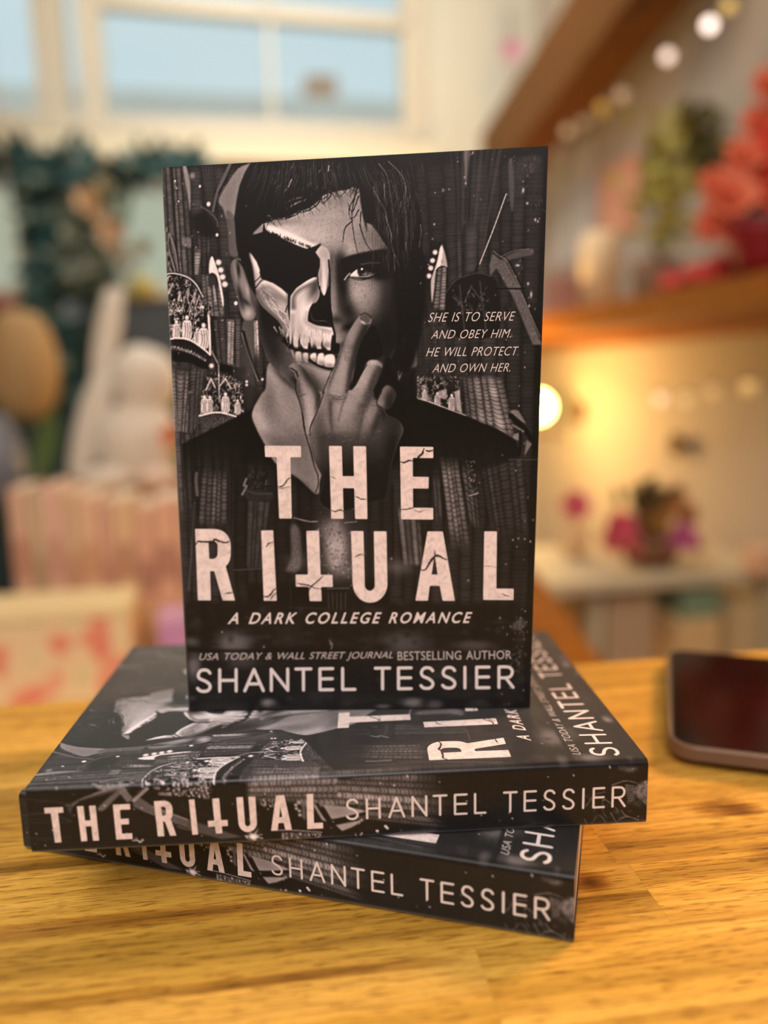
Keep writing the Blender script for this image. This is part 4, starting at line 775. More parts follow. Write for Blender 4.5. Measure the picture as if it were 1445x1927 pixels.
# ---------------------------------------------------------------- sloping beam and the shelf on the right wall
def wood(name, dark, light, scale=(2, 24, 24), rough=.5):
    m = bpy.data.materials.new(name); m.use_nodes = True; nt = m.node_tree; bs = nt.nodes['Principled BSDF']
    tc = nt.nodes.new('ShaderNodeTexCoord'); mp = nt.nodes.new('ShaderNodeMapping'); mp.inputs['Scale'].default_value = scale; no = nt.nodes.new('ShaderNodeTexNoise'); no.inputs['Scale'].default_value = 3; no.inputs['Detail'].default_value = 6; no.inputs['Distortion'].default_value = .6
    rp = nt.nodes.new('ShaderNodeValToRGB'); rp.color_ramp.elements[0].position = .3; rp.color_ramp.elements[1].position = .7; rp.color_ramp.elements[0].color = lin(dark); rp.color_ramp.elements[1].color = lin(light)
    nt.links.new(tc.outputs['Object'], mp.inputs[0]); nt.links.new(mp.outputs[0], no.inputs['Vector']); nt.links.new(no.outputs['Fac'], rp.inputs[0]); nt.links.new(rp.outputs[0], bs.inputs['Base Color']); bs.inputs['Roughness'].default_value = rough; bs.inputs['Specular IOR Level'].default_value = .2
    return m
M_beam = wood('dark_oiled_timber', (84, 46, 2), (122, 74, 6)); M_shelf = wood('orange_brown_timber', (132, 76, 18), (172, 104, 30))
A, B = at(952, 300, 3.05), at(1262, -120, 1.95)
dv = (B - A).normalized(); side = dv.cross(Vector((0, 0, 1))).normalized(); nn = side.cross(dv)
beam = build('timber_beam', MB().box((A + B) / 2, ((B - A).length + .1, .16, .23), None, .01, (dv, side, nn)), M_beam, None, loc=(A + B) / 2)
tag(beam, 'thick brown timber beam sloping up across the top right corner', 'beam')
S_TOP, S_BOT = 1.268, 1.199
shelf = thing('wall_shelf', 'thick orange brown wooden shelf along the right wall with red flowers on it', 'shelf', room(1.12, 2.2, S_BOT))
build('board', rbox(MB(), .985, RIGHT - .005, .7, BACK - .01, S_BOT, S_TOP, .006), M_shelf, shelf)
build('wall_cleat', rbox(MB(), RIGHT - .035, RIGHT - .005, .75, BACK - .05, S_BOT - .035, S_BOT, .004), M_shelf, shelf)
# ---------------------------------------------------------------- counter of acacia planks
TH = .134                                       # direction of the planks
ct = thing('wooden_counter', 'honey coloured plank counter top that the three black books stand on', 'counter', (.12, .05, 0))
ct.rotation_euler = (0, 0, TH)
def counter_material():
    m = bpy.data.materials.new('acacia_planks'); m.use_nodes = True; nt = m.node_tree; N = nt.nodes; L = nt.links; bs = N['Principled BSDF']
    tc = N.new('ShaderNodeTexCoord'); at_ = N.new('ShaderNodeAttribute'); at_.attribute_name = 'plank'
    sep = N.new('ShaderNodeSeparateColor'); L.new(at_.outputs['Color'], sep.inputs[0])
    ofs = N.new('ShaderNodeVectorMath'); ofs.operation = 'MULTIPLY_ADD'; ofs.inputs[1].default_value = (3.7, 1.9, 5.3); L.new(at_.outputs['Color'], ofs.inputs[0]); L.new(tc.outputs['Object'], ofs.inputs[2])
    def noise(scale, vec, det=5, dist=0., rough=.55):
        mp = N.new('ShaderNodeMapping'); mp.inputs['Scale'].default_value = scale; L.new(vec, mp.inputs[0]); n = N.new('ShaderNodeTexNoise'); n.inputs['Scale'].default_value = 1; n.inputs['Detail'].default_value = det; n.inputs['Distortion'].default_value = dist; n.inputs['Roughness'].default_value = rough; L.new(mp.outputs[0], n.inputs['Vector']); return n.outputs['Fac']
    def ramp(src, stops):
        r = N.new('ShaderNodeValToRGB'); L.new(src, r.inputs[0])
        while len(r.color_ramp.elements) < len(stops): r.color_ramp.elements.new(.5)
        for e, (p, c) in zip(r.color_ramp.elements, stops): e.position = p; e.color = c if len(c) == 4 else c + (1,)
        return r.outputs[0]
    def mix(mode, fac, a, b):
        x = N.new('ShaderNodeMixRGB'); x.blend_type = mode
        for i, q in ((0, fac), (1, a), (2, b)):
            if hasattr(q, 'is_linked'): L.new(q, x.inputs[i])
            else: x.inputs[i].default_value = q
        return x.outputs[0]
    v = ofs.outputs[0]
    broad = noise((2.5, 46, 1), v, 4, .5); fine = noise((8, 460, 1), v, 4, .12); pore = noise((85, 1250, 1), v, 2, .1, .6); wave = noise((1.6, 32, 1), v, 2, .8)
    base = ramp(broad, [(.25, lin((148, 110, 38))), (.5, lin((202, 155, 64))), (.75, lin((227, 180, 88)))])
    base = mix('MULTIPLY', 1., base, ramp(fine, [(.32, (.74, .68, .58)), (.52, (1, 1, 1)), (.75, (1.12, 1.10, 1.04))]))
    base = mix('MULTIPLY', 1., base, ramp(wave, [(.28, (.52, .45, .36)), (.41, (1, 1, 1))]))
    base = mix('MULTIPLY', .85, base, ramp(pore, [(.36, (.42, .34, .25)), (.46, (1, 1, 1))]))
    tone = N.new('ShaderNodeMapRange'); tone.inputs['To Min'].default_value = .84; tone.inputs['To Max'].default_value = 1.12; L.new(sep.outputs[2], tone.inputs[0])
    tv = N.new('ShaderNodeCombineColor')
    for k in range(3): L.new(tone.outputs[0], tv.inputs[k])
    base = mix('MULTIPLY', 1., base, tv.outputs[0])
    # knots
    for (kx, ky, rx, ry, dk) in KNOTS:
        d = N.new('ShaderNodeVectorMath'); d.operation = 'SUBTRACT'; L.new(tc.outputs['Object'], d.inputs[0]); d.inputs[1].default_value = (kx, ky, 0)
        s_ = N.new('ShaderNodeVectorMath'); s_.operation = 'MULTIPLY'; L.new(d.outputs[0], s_.inputs[0]); s_.inputs[1].default_value = (1 / rx, 1 / ry, 0)
        ln = N.new('ShaderNodeVectorMath'); ln.operation = 'LENGTH'; L.new(s_.outputs[0], ln.inputs[0])
        ad = N.new('ShaderNodeMath'); ad.operation = 'MULTIPLY_ADD'; L.new(fine, ad.inputs[0]); ad.inputs[1].default_value = 1.3; L.new(ln.outputs['Value'], ad.inputs[2])
        ad2 = N.new('ShaderNodeMath'); ad2.operation = 'MULTIPLY'; L.new(ad.outputs[0], ad2.inputs[0]); ad2.inputs[1].default_value = .55
        base = mix('MULTIPLY', dk, base, ramp(ad2.outputs[0], [(.42, (.22, .13, .07)), (.66, (.55, .42, .32)), (.92, (1, 1, 1))]))
    L.new(base, bs.inputs['Base Color'])
    bs.inputs['Roughness'].default_value = .42; bs.inputs['Specular IOR Level'].default_value = .2
    bp = N.new('ShaderNodeBump'); bp.inputs['Strength'].default_value = .25; bp.inputs['Distance'].default_value = .0006; L.new(pore, bp.inputs['Height']); L.new(bp.outputs[0], bs.inputs['Normal'])
    return m
def to_counter(x, y):                           # world mm -> counter-local metres
    dx, dy = x * MM - ct.location.x, y * MM - ct.location.y; c, s = math.cos(TH), math.sin(TH); return (dx * c + dy * s, -dx * s + dy * c)
KNOTS = [to_counter(208.5, 15.5) + (.010, .0085, 1.), to_counter(281, 68) + (.017, .009, .85), to_counter(290, 64) + (.011, .007, .8), to_counter(287, 31) + (.013, .009, .6), to_counter(38, -1.0) + (.11, .0055, .85), to_counter(-12, 34) + (.08, .008, .6), to_counter(112, -30) + (.06, .004, .5), to_counter(60, -37) + (.10, .0035, .5)]
M_counter = counter_material()
u0, u1 = -1.0, .86; v_far = to_counter(60, 221)[1]; v_near = -.62
row = .0365; v_ref = to_counter(4.5, -40.6)[1]; joint = to_counter(160, -21)[0]
verts = []; faces = []; cols = []; cr = random.Random(2)
edges = [v_near]; k = math.ceil((v_near - v_ref) / row)
while v_ref + k * row < v_far - .004:
    if v_ref + k * row > v_near + .004: edges.append(v_ref + k * row)
    k += 1
edges.append(v_far)
for i in range(len(edges) - 1):
    va, vb = edges[i], edges[i + 1]; cuts = [u0]; x = u0 + cr.uniform(.15, .5)
    if abs(vb - v_ref) < 1e-6: cuts += [joint - .42, joint, joint + .47]
    else:
        if va <= .12 and vb >= -.08: x = u0 + cr.choice([.35, .45])
        while x < u1 - .1: cuts.append(x); x += cr.uniform(.55, .8)
    cuts.append(u1)
    for a, b_ in zip(cuts, cuts[1:]):
        tone = cr.uniform(.25, .8)
        if abs(vb - v_ref) < 1e-6: tone = .38 if b_ == joint else .75
        c4 = (cr.random(), cr.random(), tone, 1); n = len(verts); g = .00004
        verts += [(a + g, va + g, 0), (b_ - g, va + g, 0), (b_ - g, vb - g, 0), (a + g, vb - g, 0), (a + g, va + g, -.001), (b_ - g, va + g, -.001), (b_ - g, vb - g, -.001), (a + g, vb - g, -.001)]
        for q in ((0, 1, 2, 3), (0, 4, 5, 1), (1, 5, 6, 2), (2, 6, 7, 3), (3, 7, 4, 0)): faces.append(tuple(n + j for j in q)); cols.append(c4)
n = len(verts); zt, zb = -.0008, -.034
verts += [(x, y, z) for z in (zt, zb) for (x, y) in ((u0, v_near), (u1, v_near), (u1, v_far), (u0, v_far))]
for q in ((0, 1, 2, 3), (7, 6, 5, 4), (0, 4, 5, 1), (1, 5, 6, 2), (2, 6, 7, 3), (3, 7, 4, 0)): faces.append(tuple(n + j for j in q)); cols.append((.3, .3, .35, 1))
me = bpy.data.meshes.new('top'); me.from_pydata([(x, y, z + TOP) for x, y, z in verts], [], faces)
a_ = me.attributes.new('plank', 'FLOAT_COLOR', 'FACE'); a_.data.foreach_set('color', [q for c in cols for q in c])
me.materials.append(M_counter); o = bpy.data.objects.new('counter_top', me); COL.objects.link(o); o.parent = ct
# shallow scratches in the varnish
M_cbody = material('cream_counter_front', (206, 196, 176), .7, var=.05)
o = bpy.data.objects.new('cabinet', bpy.data.meshes.new('cabinet')); mbx = MB().box((-.07, (v_far + v_near) / 2, (TOP - .034) / 2), (u1 - u0 - .10, v_far - v_near - .08, TOP - .034))
o.data.from_pydata(mbx.v, [], mbx.f); o.data.materials.append(M_cbody); COL.objects.link(o); o.parent = ct
# ---------------------------------------------------------------- three copies of the black paperback
BW, BH, BT = 152.4, 228.6, 26.13                # millimetres
HF = homography(COVER_QUAD, [(0, BH), (BW, BH), (BW, 0), (0, 0)]); HFI = np.linalg.inv(HF)
HS = homography(SPINE_QUAD, [(0, BT), (BH, BT), (BH, 0), (0, 0)]); HSI = np.linalg.inv(HS)   # along the spine from the head, up
ART_F = paint_front(); ART_S = paint_spine()
def sample(c, X, Y):
    x = np.clip(X - c.x0 - .5, 0, c.w - 1.001); y = np.clip(Y - c.y0 - .5, 0, c.h - 1.001); xi = x.astype(int); yi = y.astype(int); fx = x - xi; fy = y - yi; a = c.a
    return (a[yi, xi] * (1 - fx) + a[yi, xi + 1] * fx) * (1 - fy) + (a[yi + 1, xi] * (1 - fx) + a[yi + 1, xi + 1] * fx) * fy
INK = np.array([.985, .94, .955])
def ink(v):
    c = np.clip((v - .09) * 1.14, .012, 1)[..., None] * INK; return np.where(c <= .04045, c / 12.92, ((c + .055) / 1.055) ** 2.4)

def matte_print(name, attr=None, rgb=None, rough=.33, stone=False):
    m = bpy.data.materials.new(name); m.use_nodes = True; nt = m.node_tree; N = nt.nodes; bs = N['Principled BSDF']; bs.inputs['Roughness'].default_value = rough; bs.inputs['Specular IOR Level'].default_value = .30; bs.inputs['Sheen Weight'].default_value = .30; bs.inputs['Sheen Roughness'].default_value = .45
    if attr:
        a = N.new('ShaderNodeAttribute'); a.attribute_name = attr; nt.links.new(a.outputs['Color'], bs.inputs['Base Color'])
    else:
        tc = N.new('ShaderNodeTexCoord'); no = N.new('ShaderNodeTexNoise'); no.inputs['Scale'].default_value = 260 if stone else 40; no.inputs['Detail'].default_value = 8; no.inputs['Roughness'].default_value = .7; no.inputs['Distortion'].default_value = 1.2 if stone else 0
        rp = N.new('ShaderNodeValToRGB'); c = lin(rgb); k = .66 if stone else .95
        rp.color_ramp.elements[0].position = .30; rp.color_ramp.elements[0].color = tuple(q * k for q in c[:3]) + (1,); rp.color_ramp.elements[1].position = .56; rp.color_ramp.elements[1].color = c
        nt.links.new(tc.outputs['Object'], no.inputs['Vector']); nt.links.new(no.outputs['Fac'], rp.inputs[0]); nt.links.new(rp.outputs[0], bs.inputs['Base Color'])
    return m
M_cover = matte_print('printed_matte_cover', attr='ink')
M_stone = matte_print('cracked_stone_ink', rgb=(236, 218, 214), stone=True); M_white = matte_print('white_ink', rgb=(228, 216, 213)); M_grey = matte_print('grey_ink', rgb=(188, 178, 176)); M_crack = matte_print('dark_crack_ink', rgb=(44, 36, 36))
M_page = bpy.data.materials.new('page_edges'); M_page.use_nodes = True
nt = M_page.node_tree; tc = nt.nodes.new('ShaderNodeTexCoord'); wv = nt.nodes.new('ShaderNodeTexNoise'); mp = nt.nodes.new('ShaderNodeMapping'); mp.inputs['Scale'].default_value = (4, 4, 2600); rp = nt.nodes.new('ShaderNodeValToRGB')
rp.color_ramp.elements[0].color = lin((196, 172, 140)); rp.color_ramp.elements[1].color = lin((240, 222, 192)); nt.links.new(tc.outputs['Object'], mp.inputs[0]); nt.links.new(mp.outputs[0], wv.inputs['Vector']); wv.inputs['Scale'].default_value = 1
nt.links.new(wv.outputs['Fac'], rp.inputs[0]); nt.links.new(rp.outputs[0], nt.nodes['Principled BSDF'].inputs['Base Color']); nt.nodes['Principled BSDF'].inputs['Roughness'].default_value = .8

def cover_mesh(name, place, nx, ny, ns):
    """one sheet wrapped round back, spine and front; local x from the spine, y up the book, z from back to front"""
    r = 2.2; prof = [(BW, 0.), (BW * .5, 0.), (r, 0.)]; part = [2, 2, 2]
    for k in range(1, 4): a = math.pi / 2 * k / 4; prof.append((r - r * math.sin(a), r - r * math.cos(a))); part.append(1)
    for k in range(ns + 1): prof.append((0., r + (BT - 2 * r) * k / ns)); part.append(1)
    for k in range(1, 4): a = math.pi / 2 * k / 4; prof.append((r - r * math.cos(a), BT - r + r * math.sin(a))); part.append(0)
    for k in range(nx + 1): prof.append((r + (BW - r) * k / nx, BT)); part.append(0)
    prof = np.array(prof); part = np.array(part); n = len(prof); ys = np.linspace(0, BH, ny + 1)
    X = np.repeat(prof[None, :, 0], ny + 1, 0); Z = np.repeat(prof[None, :, 1], ny + 1, 0); Y = np.repeat(ys[:, None], n, 1)
    px, py = apply_h(HFI, X, Y); front = sample(ART_F, px, py)
    sx, sy = apply_h(HSI, BH - Y, Z); spine = sample(ART_S, sx, sy)
    g = np.where(part[None] == 0, front, np.where(part[None] == 1, spine, .14))
    # at the folds the picture runs round the corner
    P = place(X.ravel(), Y.ravel(), Z.ravel())
    me = bpy.data.meshes.new(name); nv = n * (ny + 1)
    i = np.arange(ny)[:, None] * n + np.arange(n - 1)[None]; F = np.stack([i, i + n, i + n + 1, i + 1], -1).reshape(-1, 4)
    me.vertices.add(nv); me.vertices.foreach_set('co', P.astype(np.float32).ravel())
    me.loops.add(F.size); me.loops.foreach_set('vertex_index', F.astype(np.int32).ravel()); me.polygons.add(len(F)); me.polygons.foreach_set('loop_start', np.arange(0, F.size, 4, dtype=np.int32))
    me.update(calc_edges=True); me.polygons.foreach_set('use_smooth', np.ones(len(F), bool))
    rgba = np.ones((nv, 4), np.float32); rgba[:, :3] = ink(g.ravel()); a = me.attributes.new('ink', 'FLOAT_COLOR', 'POINT'); a.data.foreach_set('color', rgba.ravel())
    me.materials.append(M_cover); me.validate(); return me

# ---- lettering outlines (drawing units of the standing cover, y down)
def rounded(pts, r=1.6):
    out = []; p = np.array(pts, float); n = len(p)
    for i in range(n):
        a, b, c = p[i - 1], p[i], p[(i + 1) % n]; u = a - b; v = c - b; lu, lv = np.hypot(*u), np.hypot(*v); k = min(r, lu * .4, lv * .4); q0 = b + u / lu * k; q1 = b + v / lv * k
        out += [q0, .25 * q0 + .5 * b + .25 * q1, q1]
    return out
def arc(cx, cy, rx, ry, a0, a1, n=10): return [(cx + rx * math.cos(math.radians(a0 + (a1 - a0) * k / n)), cy + ry * math.sin(math.radians(a0 + (a1 - a0) * k / n))) for k in range(n + 1)]
TITLE = {
 'T': ([rounded([(497.7, 844.5), (565.6, 844.5), (566.3, 865.8), (545.9, 865.8), (548, 981), (524.6, 981), (520, 865.8), (498.6, 865.8)])], (497.7, 844.5, 566.3, 981)),
 'H': ([rounded([(618.4, 844), (642.4, 844), (643.6, 900.6), (665.2, 900.6), (664, 844), (688, 844), (690, 980.7), (667, 980.7), (665.6, 923), (644.2, 923), (645.2, 980.7), (622.3, 980.7)])], (618.4, 844, 690, 980.7)),
 'E': ([rounded([(751.8, 844), (814.4, 844), (814.4, 865), (775.8, 865), (775.8, 900.6), (805.8, 900.6), (805.2, 922.4), (775.8, 922.4), (776, 958.8), (814, 958.8), (814, 980.7), (753.6, 980.7)])], (751.8, 844, 814.4, 980.7)),
 'R': ([rounded([(367.3, 1002), (398, 1002)] + arc(404, 1031, 29.5, 29, -90, 0, 7) + [(433.5, 1050)] + arc(408, 1052, 25, 25, 10, 50, 4) + [(441.4, 1135), (418.5, 1135), (403, 1080.5), (395, 1080.5), (396.3, 1135), (372.5, 1135)], 1.4),
        [(392, 1024), (400, 1024)] + arc(400, 1034, 9.4, 10, -80, 0, 5) + arc(400, 1048, 9.4, 10, 0, 85, 5) + [(393.6, 1058)]], (367.3, 1002, 441.4, 1135)),
 'I': ([rounded([(490.6, 1004), (513, 1003.4), (519.3, 1135), (495.3, 1135)])], (490.6, 1003.4, 519.3, 1135)),
 '+': ([rounded([(575.3, 1004), (599, 1003.4), (601.5, 1086), (624, 1086), (624.4, 1108.4), (602.4, 1108.4), (603.3, 1135), (581.2, 1135), (579.4, 1108.4), (555.4, 1108.4), (555, 1086), (578.2, 1086)])], (555, 1003.4, 624.4, 1135)),
 'U': ([rounded([(659.2, 1003.6), (682.4, 1003.6), (684.4, 1103)] + arc(694, 1104, 9.8, 11.5, 170, 10, 8) + [(703.6, 1103), (702, 1003.6), (725.8, 1003.6), (727, 1098)] + arc(694.6, 1101, 32.6, 36.5, 5, 175, 14) + [(661.8, 1098)], 1.2)], (659.2, 1003.6, 727, 1137.5)),
 'A': ([rounded([(803.2, 1003), (832, 1003), (854.4, 1133), (831.2, 1133), (826, 1105), (807, 1105), (803.3, 1133), (780, 1133)]), [(816.6, 1046), (822, 1084), (810.4, 1084)]], (780, 1003, 854.4, 1133)),
 'L': ([rounded([(910.4, 1002), (934.2, 1002), (932.8, 1109.6), (965.8, 1109.6), (965.6, 1130.8), (908, 1130.8)])], (908, 1002, 965.8, 1130.8)),
}
def poly_mesh(groups, tol=None):
    """filled outlines (each group: outer + holes) -> 2D verts, faces"""
    V = []; Fc = []
    for g in groups:
        cu = bpy.data.curves.new('outline', 'CURVE'); cu.dimensions = '2D'; cu.fill_mode = 'BOTH'
        for loop in g:
            sp = cu.splines.new('POLY'); sp.points.add(len(loop) - 1); sp.use_cyclic_u = True
            for p, q in zip(sp.points, loop): p.co = (q[0], -q[1], 0, 1)
        v, f = curve_mesh(cu); n = len(V); V += [(x, -y) for x, y in v]; Fc += [tuple(n + i for i in q) for q in f]
    return V, Fc
def curve_mesh(cu):
    ob = bpy.data.objects.new('outline', cu); COL.objects.link(ob); dg = bpy.context.evaluated_depsgraph_get(); ev = ob.evaluated_get(dg); me = ev.to_mesh()
    v = [(p.co.x, p.co.y) for p in me.vertices]; f = [tuple(p.vertices) for p in me.polygons]; ev.to_mesh_clear(); bpy.data.objects.remove(ob); bpy.data.curves.remove(cu); return v, f
def font_mesh(text, shear=0., weight=0., spacing=1.0):
    cu = bpy.data.curves.new('text', 'FONT'); cu.body = text; cu.shear = shear; cu.offset = weight; cu.space_character = spacing; cu.space_word = 1.25; cu.resolution_u = 6; cu.fill_mode = 'FRONT'; return curve_mesh(cu)
def fit_px(text, quad, **kw):
    """set a line of type between four picture corners (tl, tr, br, bl)"""
    v, f = font_mesh(text, **kw); a = np.array(v); lo, hi = a.min(0), a.max(0); a = (a - lo) / (hi - lo)
    Hq = homography([(0, 1), (1, 1), (1, 0), (0, 0)], quad); X, Y = apply_h(Hq, a[:, 0], a[:, 1]); return list(zip(X, Y)), f
GL = {'S': [[(.95, .85), (.78, .965), (.5, 1.), (.22, .95), (.06, .77), (.15, .61), (.4, .53), (.66, .455), (.9, .33), (.96, .18), (.8, .04), (.5, 0.), (.2, .035), (.02, .14)]],
      'H': [[(0, 0), (0, 1)], [(1, 0), (1, 1)], [(0, .5), (1, .5)]], 'A': [[(0, 0), (.5, 1)], [(.5, 1), (1, 0)], [(.19, .32), (.81, .32)]], 'N': [[(0, 0), (0, 1)], [(0, 1), (1, 0)], [(1, 0), (1, 1)]],
      'T': [[(0, 1), (1, 1)], [(.5, 0), (.5, 1)]], 'E': [[(0, 0), (0, 1)], [(0, 1), (1, 1)], [(0, .52), (.96, .52)], [(0, 0), (1, 0)]], 'L': [[(0, 1), (0, 0)], [(0, 0), (1, 0)]], 'I': [[(.5, 0), (.5, 1)]],
      'R': [[(0, 0), (0, 1)], [(0, 1), (.5, 1), (.8, .95), (.95, .76), (.82, .54), (.5, .47), (0, .47)], [(.48, .47), (1, 0)]]}
def strokes(boxes, w, base, top):
    """thin monoline capitals: boxes = letter, x0, x1; base, top: functions x -> y"""
    V = []; Fc = []; lay = []; L = 0
    for ch, x0, x1 in boxes:
        for st in GL[ch]:
            p = np.array(st, float)
            if len(p) > 2 and ch in 'SR': p = catmull(p, False, 4)
            h = w / 2; q = []
            for u, v in p:
                x = x0 + h + (x1 - x0 - 2 * h) * u; b, t = base(x), top(x); sg = 1 if t > b else -1; q.append((x, b + sg * h + (t - b - 2 * sg * h) * v))
            q = np.array(q); n = len(q); L += 1; m0 = len(V); tang = np.gradient(q, axis=0) if n > 1 else q; tang /= np.hypot(*tang.T)[:, None]; nr = np.stack([-tang[:, 1], tang[:, 0]], 1)
            for i in range(n): V += [tuple(q[i] + nr[i] * h), tuple(q[i] - nr[i] * h)]; lay += [L, L]
            for i in range(n - 1): Fc.append((m0 + 2 * i, m0 + 2 * i + 1, m0 + 2 * i + 3, m0 + 2 * i + 2))
            for e, sg in ((0, -1), (n - 1, 1)):
                k0 = len(V); a0 = math.atan2(nr[e][1], nr[e][0])
                for k in range(9): an = a0 - sg * math.pi * k / 8; V.append((q[e][0] + h * math.cos(an), q[e][1] + h * math.sin(an))); lay.append(L + .5)
                Fc.append(tuple(range(k0, k0 + 9)))
    return V, Fc, lay
lerp = lambda xa, ya, xb, yb: (lambda x: ya + (yb - ya) * (x - xa) / (xb - xa))
AUTHOR = [('S', 368.6, 398.6), ('H', 410, 446), ('A', 456.6, 496.5), ('N', 506, 542.2), ('T', 552, 585.6), ('E', 597, 626.5), ('L', 639.5, 668),
          ('T', 701, 733.6), ('E', 744.6, 774.2), ('S', 786.5, 816), ('S', 827.6, 857.6), ('I', 869.6, 876.6), ('E', 892.6, 921.8), ('R', 935, 967.4)]
FRONT_AUTHOR = strokes(AUTHOR, 5.5, lerp(368, 1306.5, 967, 1297.5), lerp(368, 1261.5, 967, 1253.5))
V1, F1 = poly_mesh([TITLE[k][0] for k in 'THERI+UAL']) if False else (None, None)
FRONT_TITLE = poly_mesh([TITLE[k][0] for k in ('T', 'H', 'E', 'R', 'I', '+', 'U', 'A', 'L')])
CRACKS = [([(521, 921), (528, 921.5), (536, 915), (540, 908), (546, 904)], 3.4), ([(523, 925), (532, 924), (545, 921)], 1.4), ([(622, 965), (630, 967), (638, 964), (645, 966)], 3.2), ([(667, 939), (672, 940), (678, 943), (689, 944)], 2.6), ([(620, 901), (632, 906)], 1.),
          ([(752, 872), (760, 874), (768, 870), (776, 871)], 3.6), ([(797, 846), (794, 856), (788, 862), (784, 866)], 4.6), ([(800, 850), (806, 852), (814, 850)], 3.2), ([(753, 962), (762, 962), (770, 960), (778, 958)], 2.6), ([(776, 962), (788, 966), (800, 962)], 1.),
          ([(368, 1032), (373, 1025), (382, 1026), (392, 1026), (400, 1025), (405, 1021), (414, 1025), (423, 1027), (432, 1024)], 4.2), ([(422, 1122), (430, 1121), (437, 1120)], 2.2),
          ([(499, 1035), (505, 1028), (513, 1025)], 2.6), ([(495, 1127), (503, 1127), (509, 1122), (513, 1116), (518, 1112)], 3.4), ([(508, 1133), (512, 1126), (519, 1120)], 2.),
          ([(556, 1101), (566, 1104), (578, 1105), (590, 1110), (603, 1112)], 2.6), ([(607, 1087), (598, 1096), (588, 1104), (580, 1114), (579, 1128)], 2.8), ([(665, 1053), (671, 1049), (678, 1047), (683, 1049)], 2.),
          ([(790, 1075), (798, 1075), (803, 1068), (808, 1060), (815, 1052), (819, 1048), (826, 1049), (832, 1053), (840, 1055)], 4.4), ([(816.5, 1038), (817, 1050)], 2.4), ([(943, 1118), (950, 1122), (958, 1124)], 1.6), ([(908, 1068), (920, 1067), (933, 1070)], .8)]
def crack_mesh(cr_):
    V = []; Fc = []; lay = []; r = random.Random(8)
    for j, (p, w) in enumerate(cr_):
        q = catmull(np.array(p, float), False, 4); n = len(q); t = np.gradient(q, axis=0); t /= np.hypot(*t.T)[:, None]; m0 = len(V)
        for i in range(n):
            ww = w * (.35 + .65 * math.sin(math.pi * (i + .5) / n)) * r.uniform(.6, 1.2) / 2; nn_ = np.array((-t[i][1], t[i][0])); jt = r.uniform(-.5, .5); V += [tuple(q[i] + nn_ * (ww + jt)), tuple(q[i] - nn_ * (ww - jt))]; lay += [j, j]
        for i in range(n - 1): Fc.append((m0 + 2 * i, m0 + 2 * i + 1, m0 + 2 * i + 3, m0 + 2 * i + 2))
    return V, Fc, lay
FRONT_CRACKS = crack_mesh(CRACKS)
def joined(parts):
    V = []; Fc = []
    for v, f in parts: n = len(V); V += v; Fc += [tuple(n + i for i in q) for q in f]
    return V, Fc
FRONT_TAG = joined([fit_px('SHE IS TO SERVE', [(808.2, 591), (970.3, 587.3), (967.6, 604.6), (805.2, 608.3)], shear=.22, weight=-.012, spacing=1.06), fit_px('AND OBEY HIM.', [(813.6, 624), (963.4, 620.4), (960.6, 636.6), (810.6, 640.2)], shear=.22, weight=-.012, spacing=1.06),
                    fit_px('HE WILL PROTECT', [(804.2, 656.8), (976, 653.4), (973.2, 670), (801.4, 673.6)], shear=.22, weight=-.012, spacing=1.06), fit_px('AND OWN HER.', [(816, 687.6), (962, 684.6), (959.4, 700.6), (813, 703.6)], shear=.22, weight=-.012, spacing=1.06)])
FRONT_SUB = fit_px('A DARK COLLEGE ROMANCE', [(431, 1157.6), (887.4, 1153.8), (884.6, 1174.6), (427.4, 1179)], shear=.24, weight=.014, spacing=1.32)
FRONT_PRESS = joined([fit_px('USA TODAY & WALL STREET JOURNAL', [(375.8, 1233), (738.6, 1228.6), (736, 1245), (374, 1250)], shear=.2, weight=.0, spacing=1.06), fit_px('BESTSELLING AUTHOR', [(746, 1228.6), (961.6, 1225.6), (961.6, 1242), (746, 1245)], weight=.0, spacing=1.06)])
# spine lettering: the same capitals set along the spine (a from the head, w up)
def aw(px, py): x, y = apply_h(HS, np.array(float(px)), np.array(float(py))); return float(x), float(y)
SP = [('T', (82.8, 1523), (117.9, 1521), (103, 1587)), ('H', (143.8, 1520), (179, 1518), (152, 1584)), ('E', (210.5, 1516.5), (242, 1515), (217, 1580)), ('R', (286.7, 1509.5), (324, 1508), (293, 1575)), ('I', (352, 1507), (365, 1506.5), (358, 1572)), ('+', (388, 1547), (425, 1545), (402, 1570)),
      ('U', (440.7, 1503.5), (476.6, 1502), (445, 1569)), ('A', (507, 1566), (546, 1564), (507, 1566)), ('L', (571, 1497), (604.6, 1563.6), (574, 1565))]
sp_groups = []
w_lo = {c: aw(*q[3])[1] for c, q in ((s[0], s) for s in SP)}; w_hi_small = aw(100, 1522)[1]; w_hi_big = aw(352, 1507)[1]; w_base_small = aw(110, 1587)[1]; w_base_big = aw(371, 1572)[1]
for c_, pl, pr, _ in SP:
    loops, (x0, y0, x1, y1) = TITLE[c_]; a0 = aw(*pl)[0]; a1 = aw(*pr)[0]; lo, hi = (w_base_small, w_hi_small) if c_ in 'THE' else (w_base_big, w_hi_big)
    if c_ == 'L': a1 = aw(604.6, 1563.6)[0]
    sp_groups.append([[(a0 + (a1 - a0) * (x - x0) / (x1 - x0), -(lo + (hi - lo) * (y1 - y) / (y1 - y0))) for x, y in lp] for lp in loops])
v_, f_ = poly_mesh(sp_groups); SPINE_TITLE = ([(x, -y) for x, y in v_], f_)
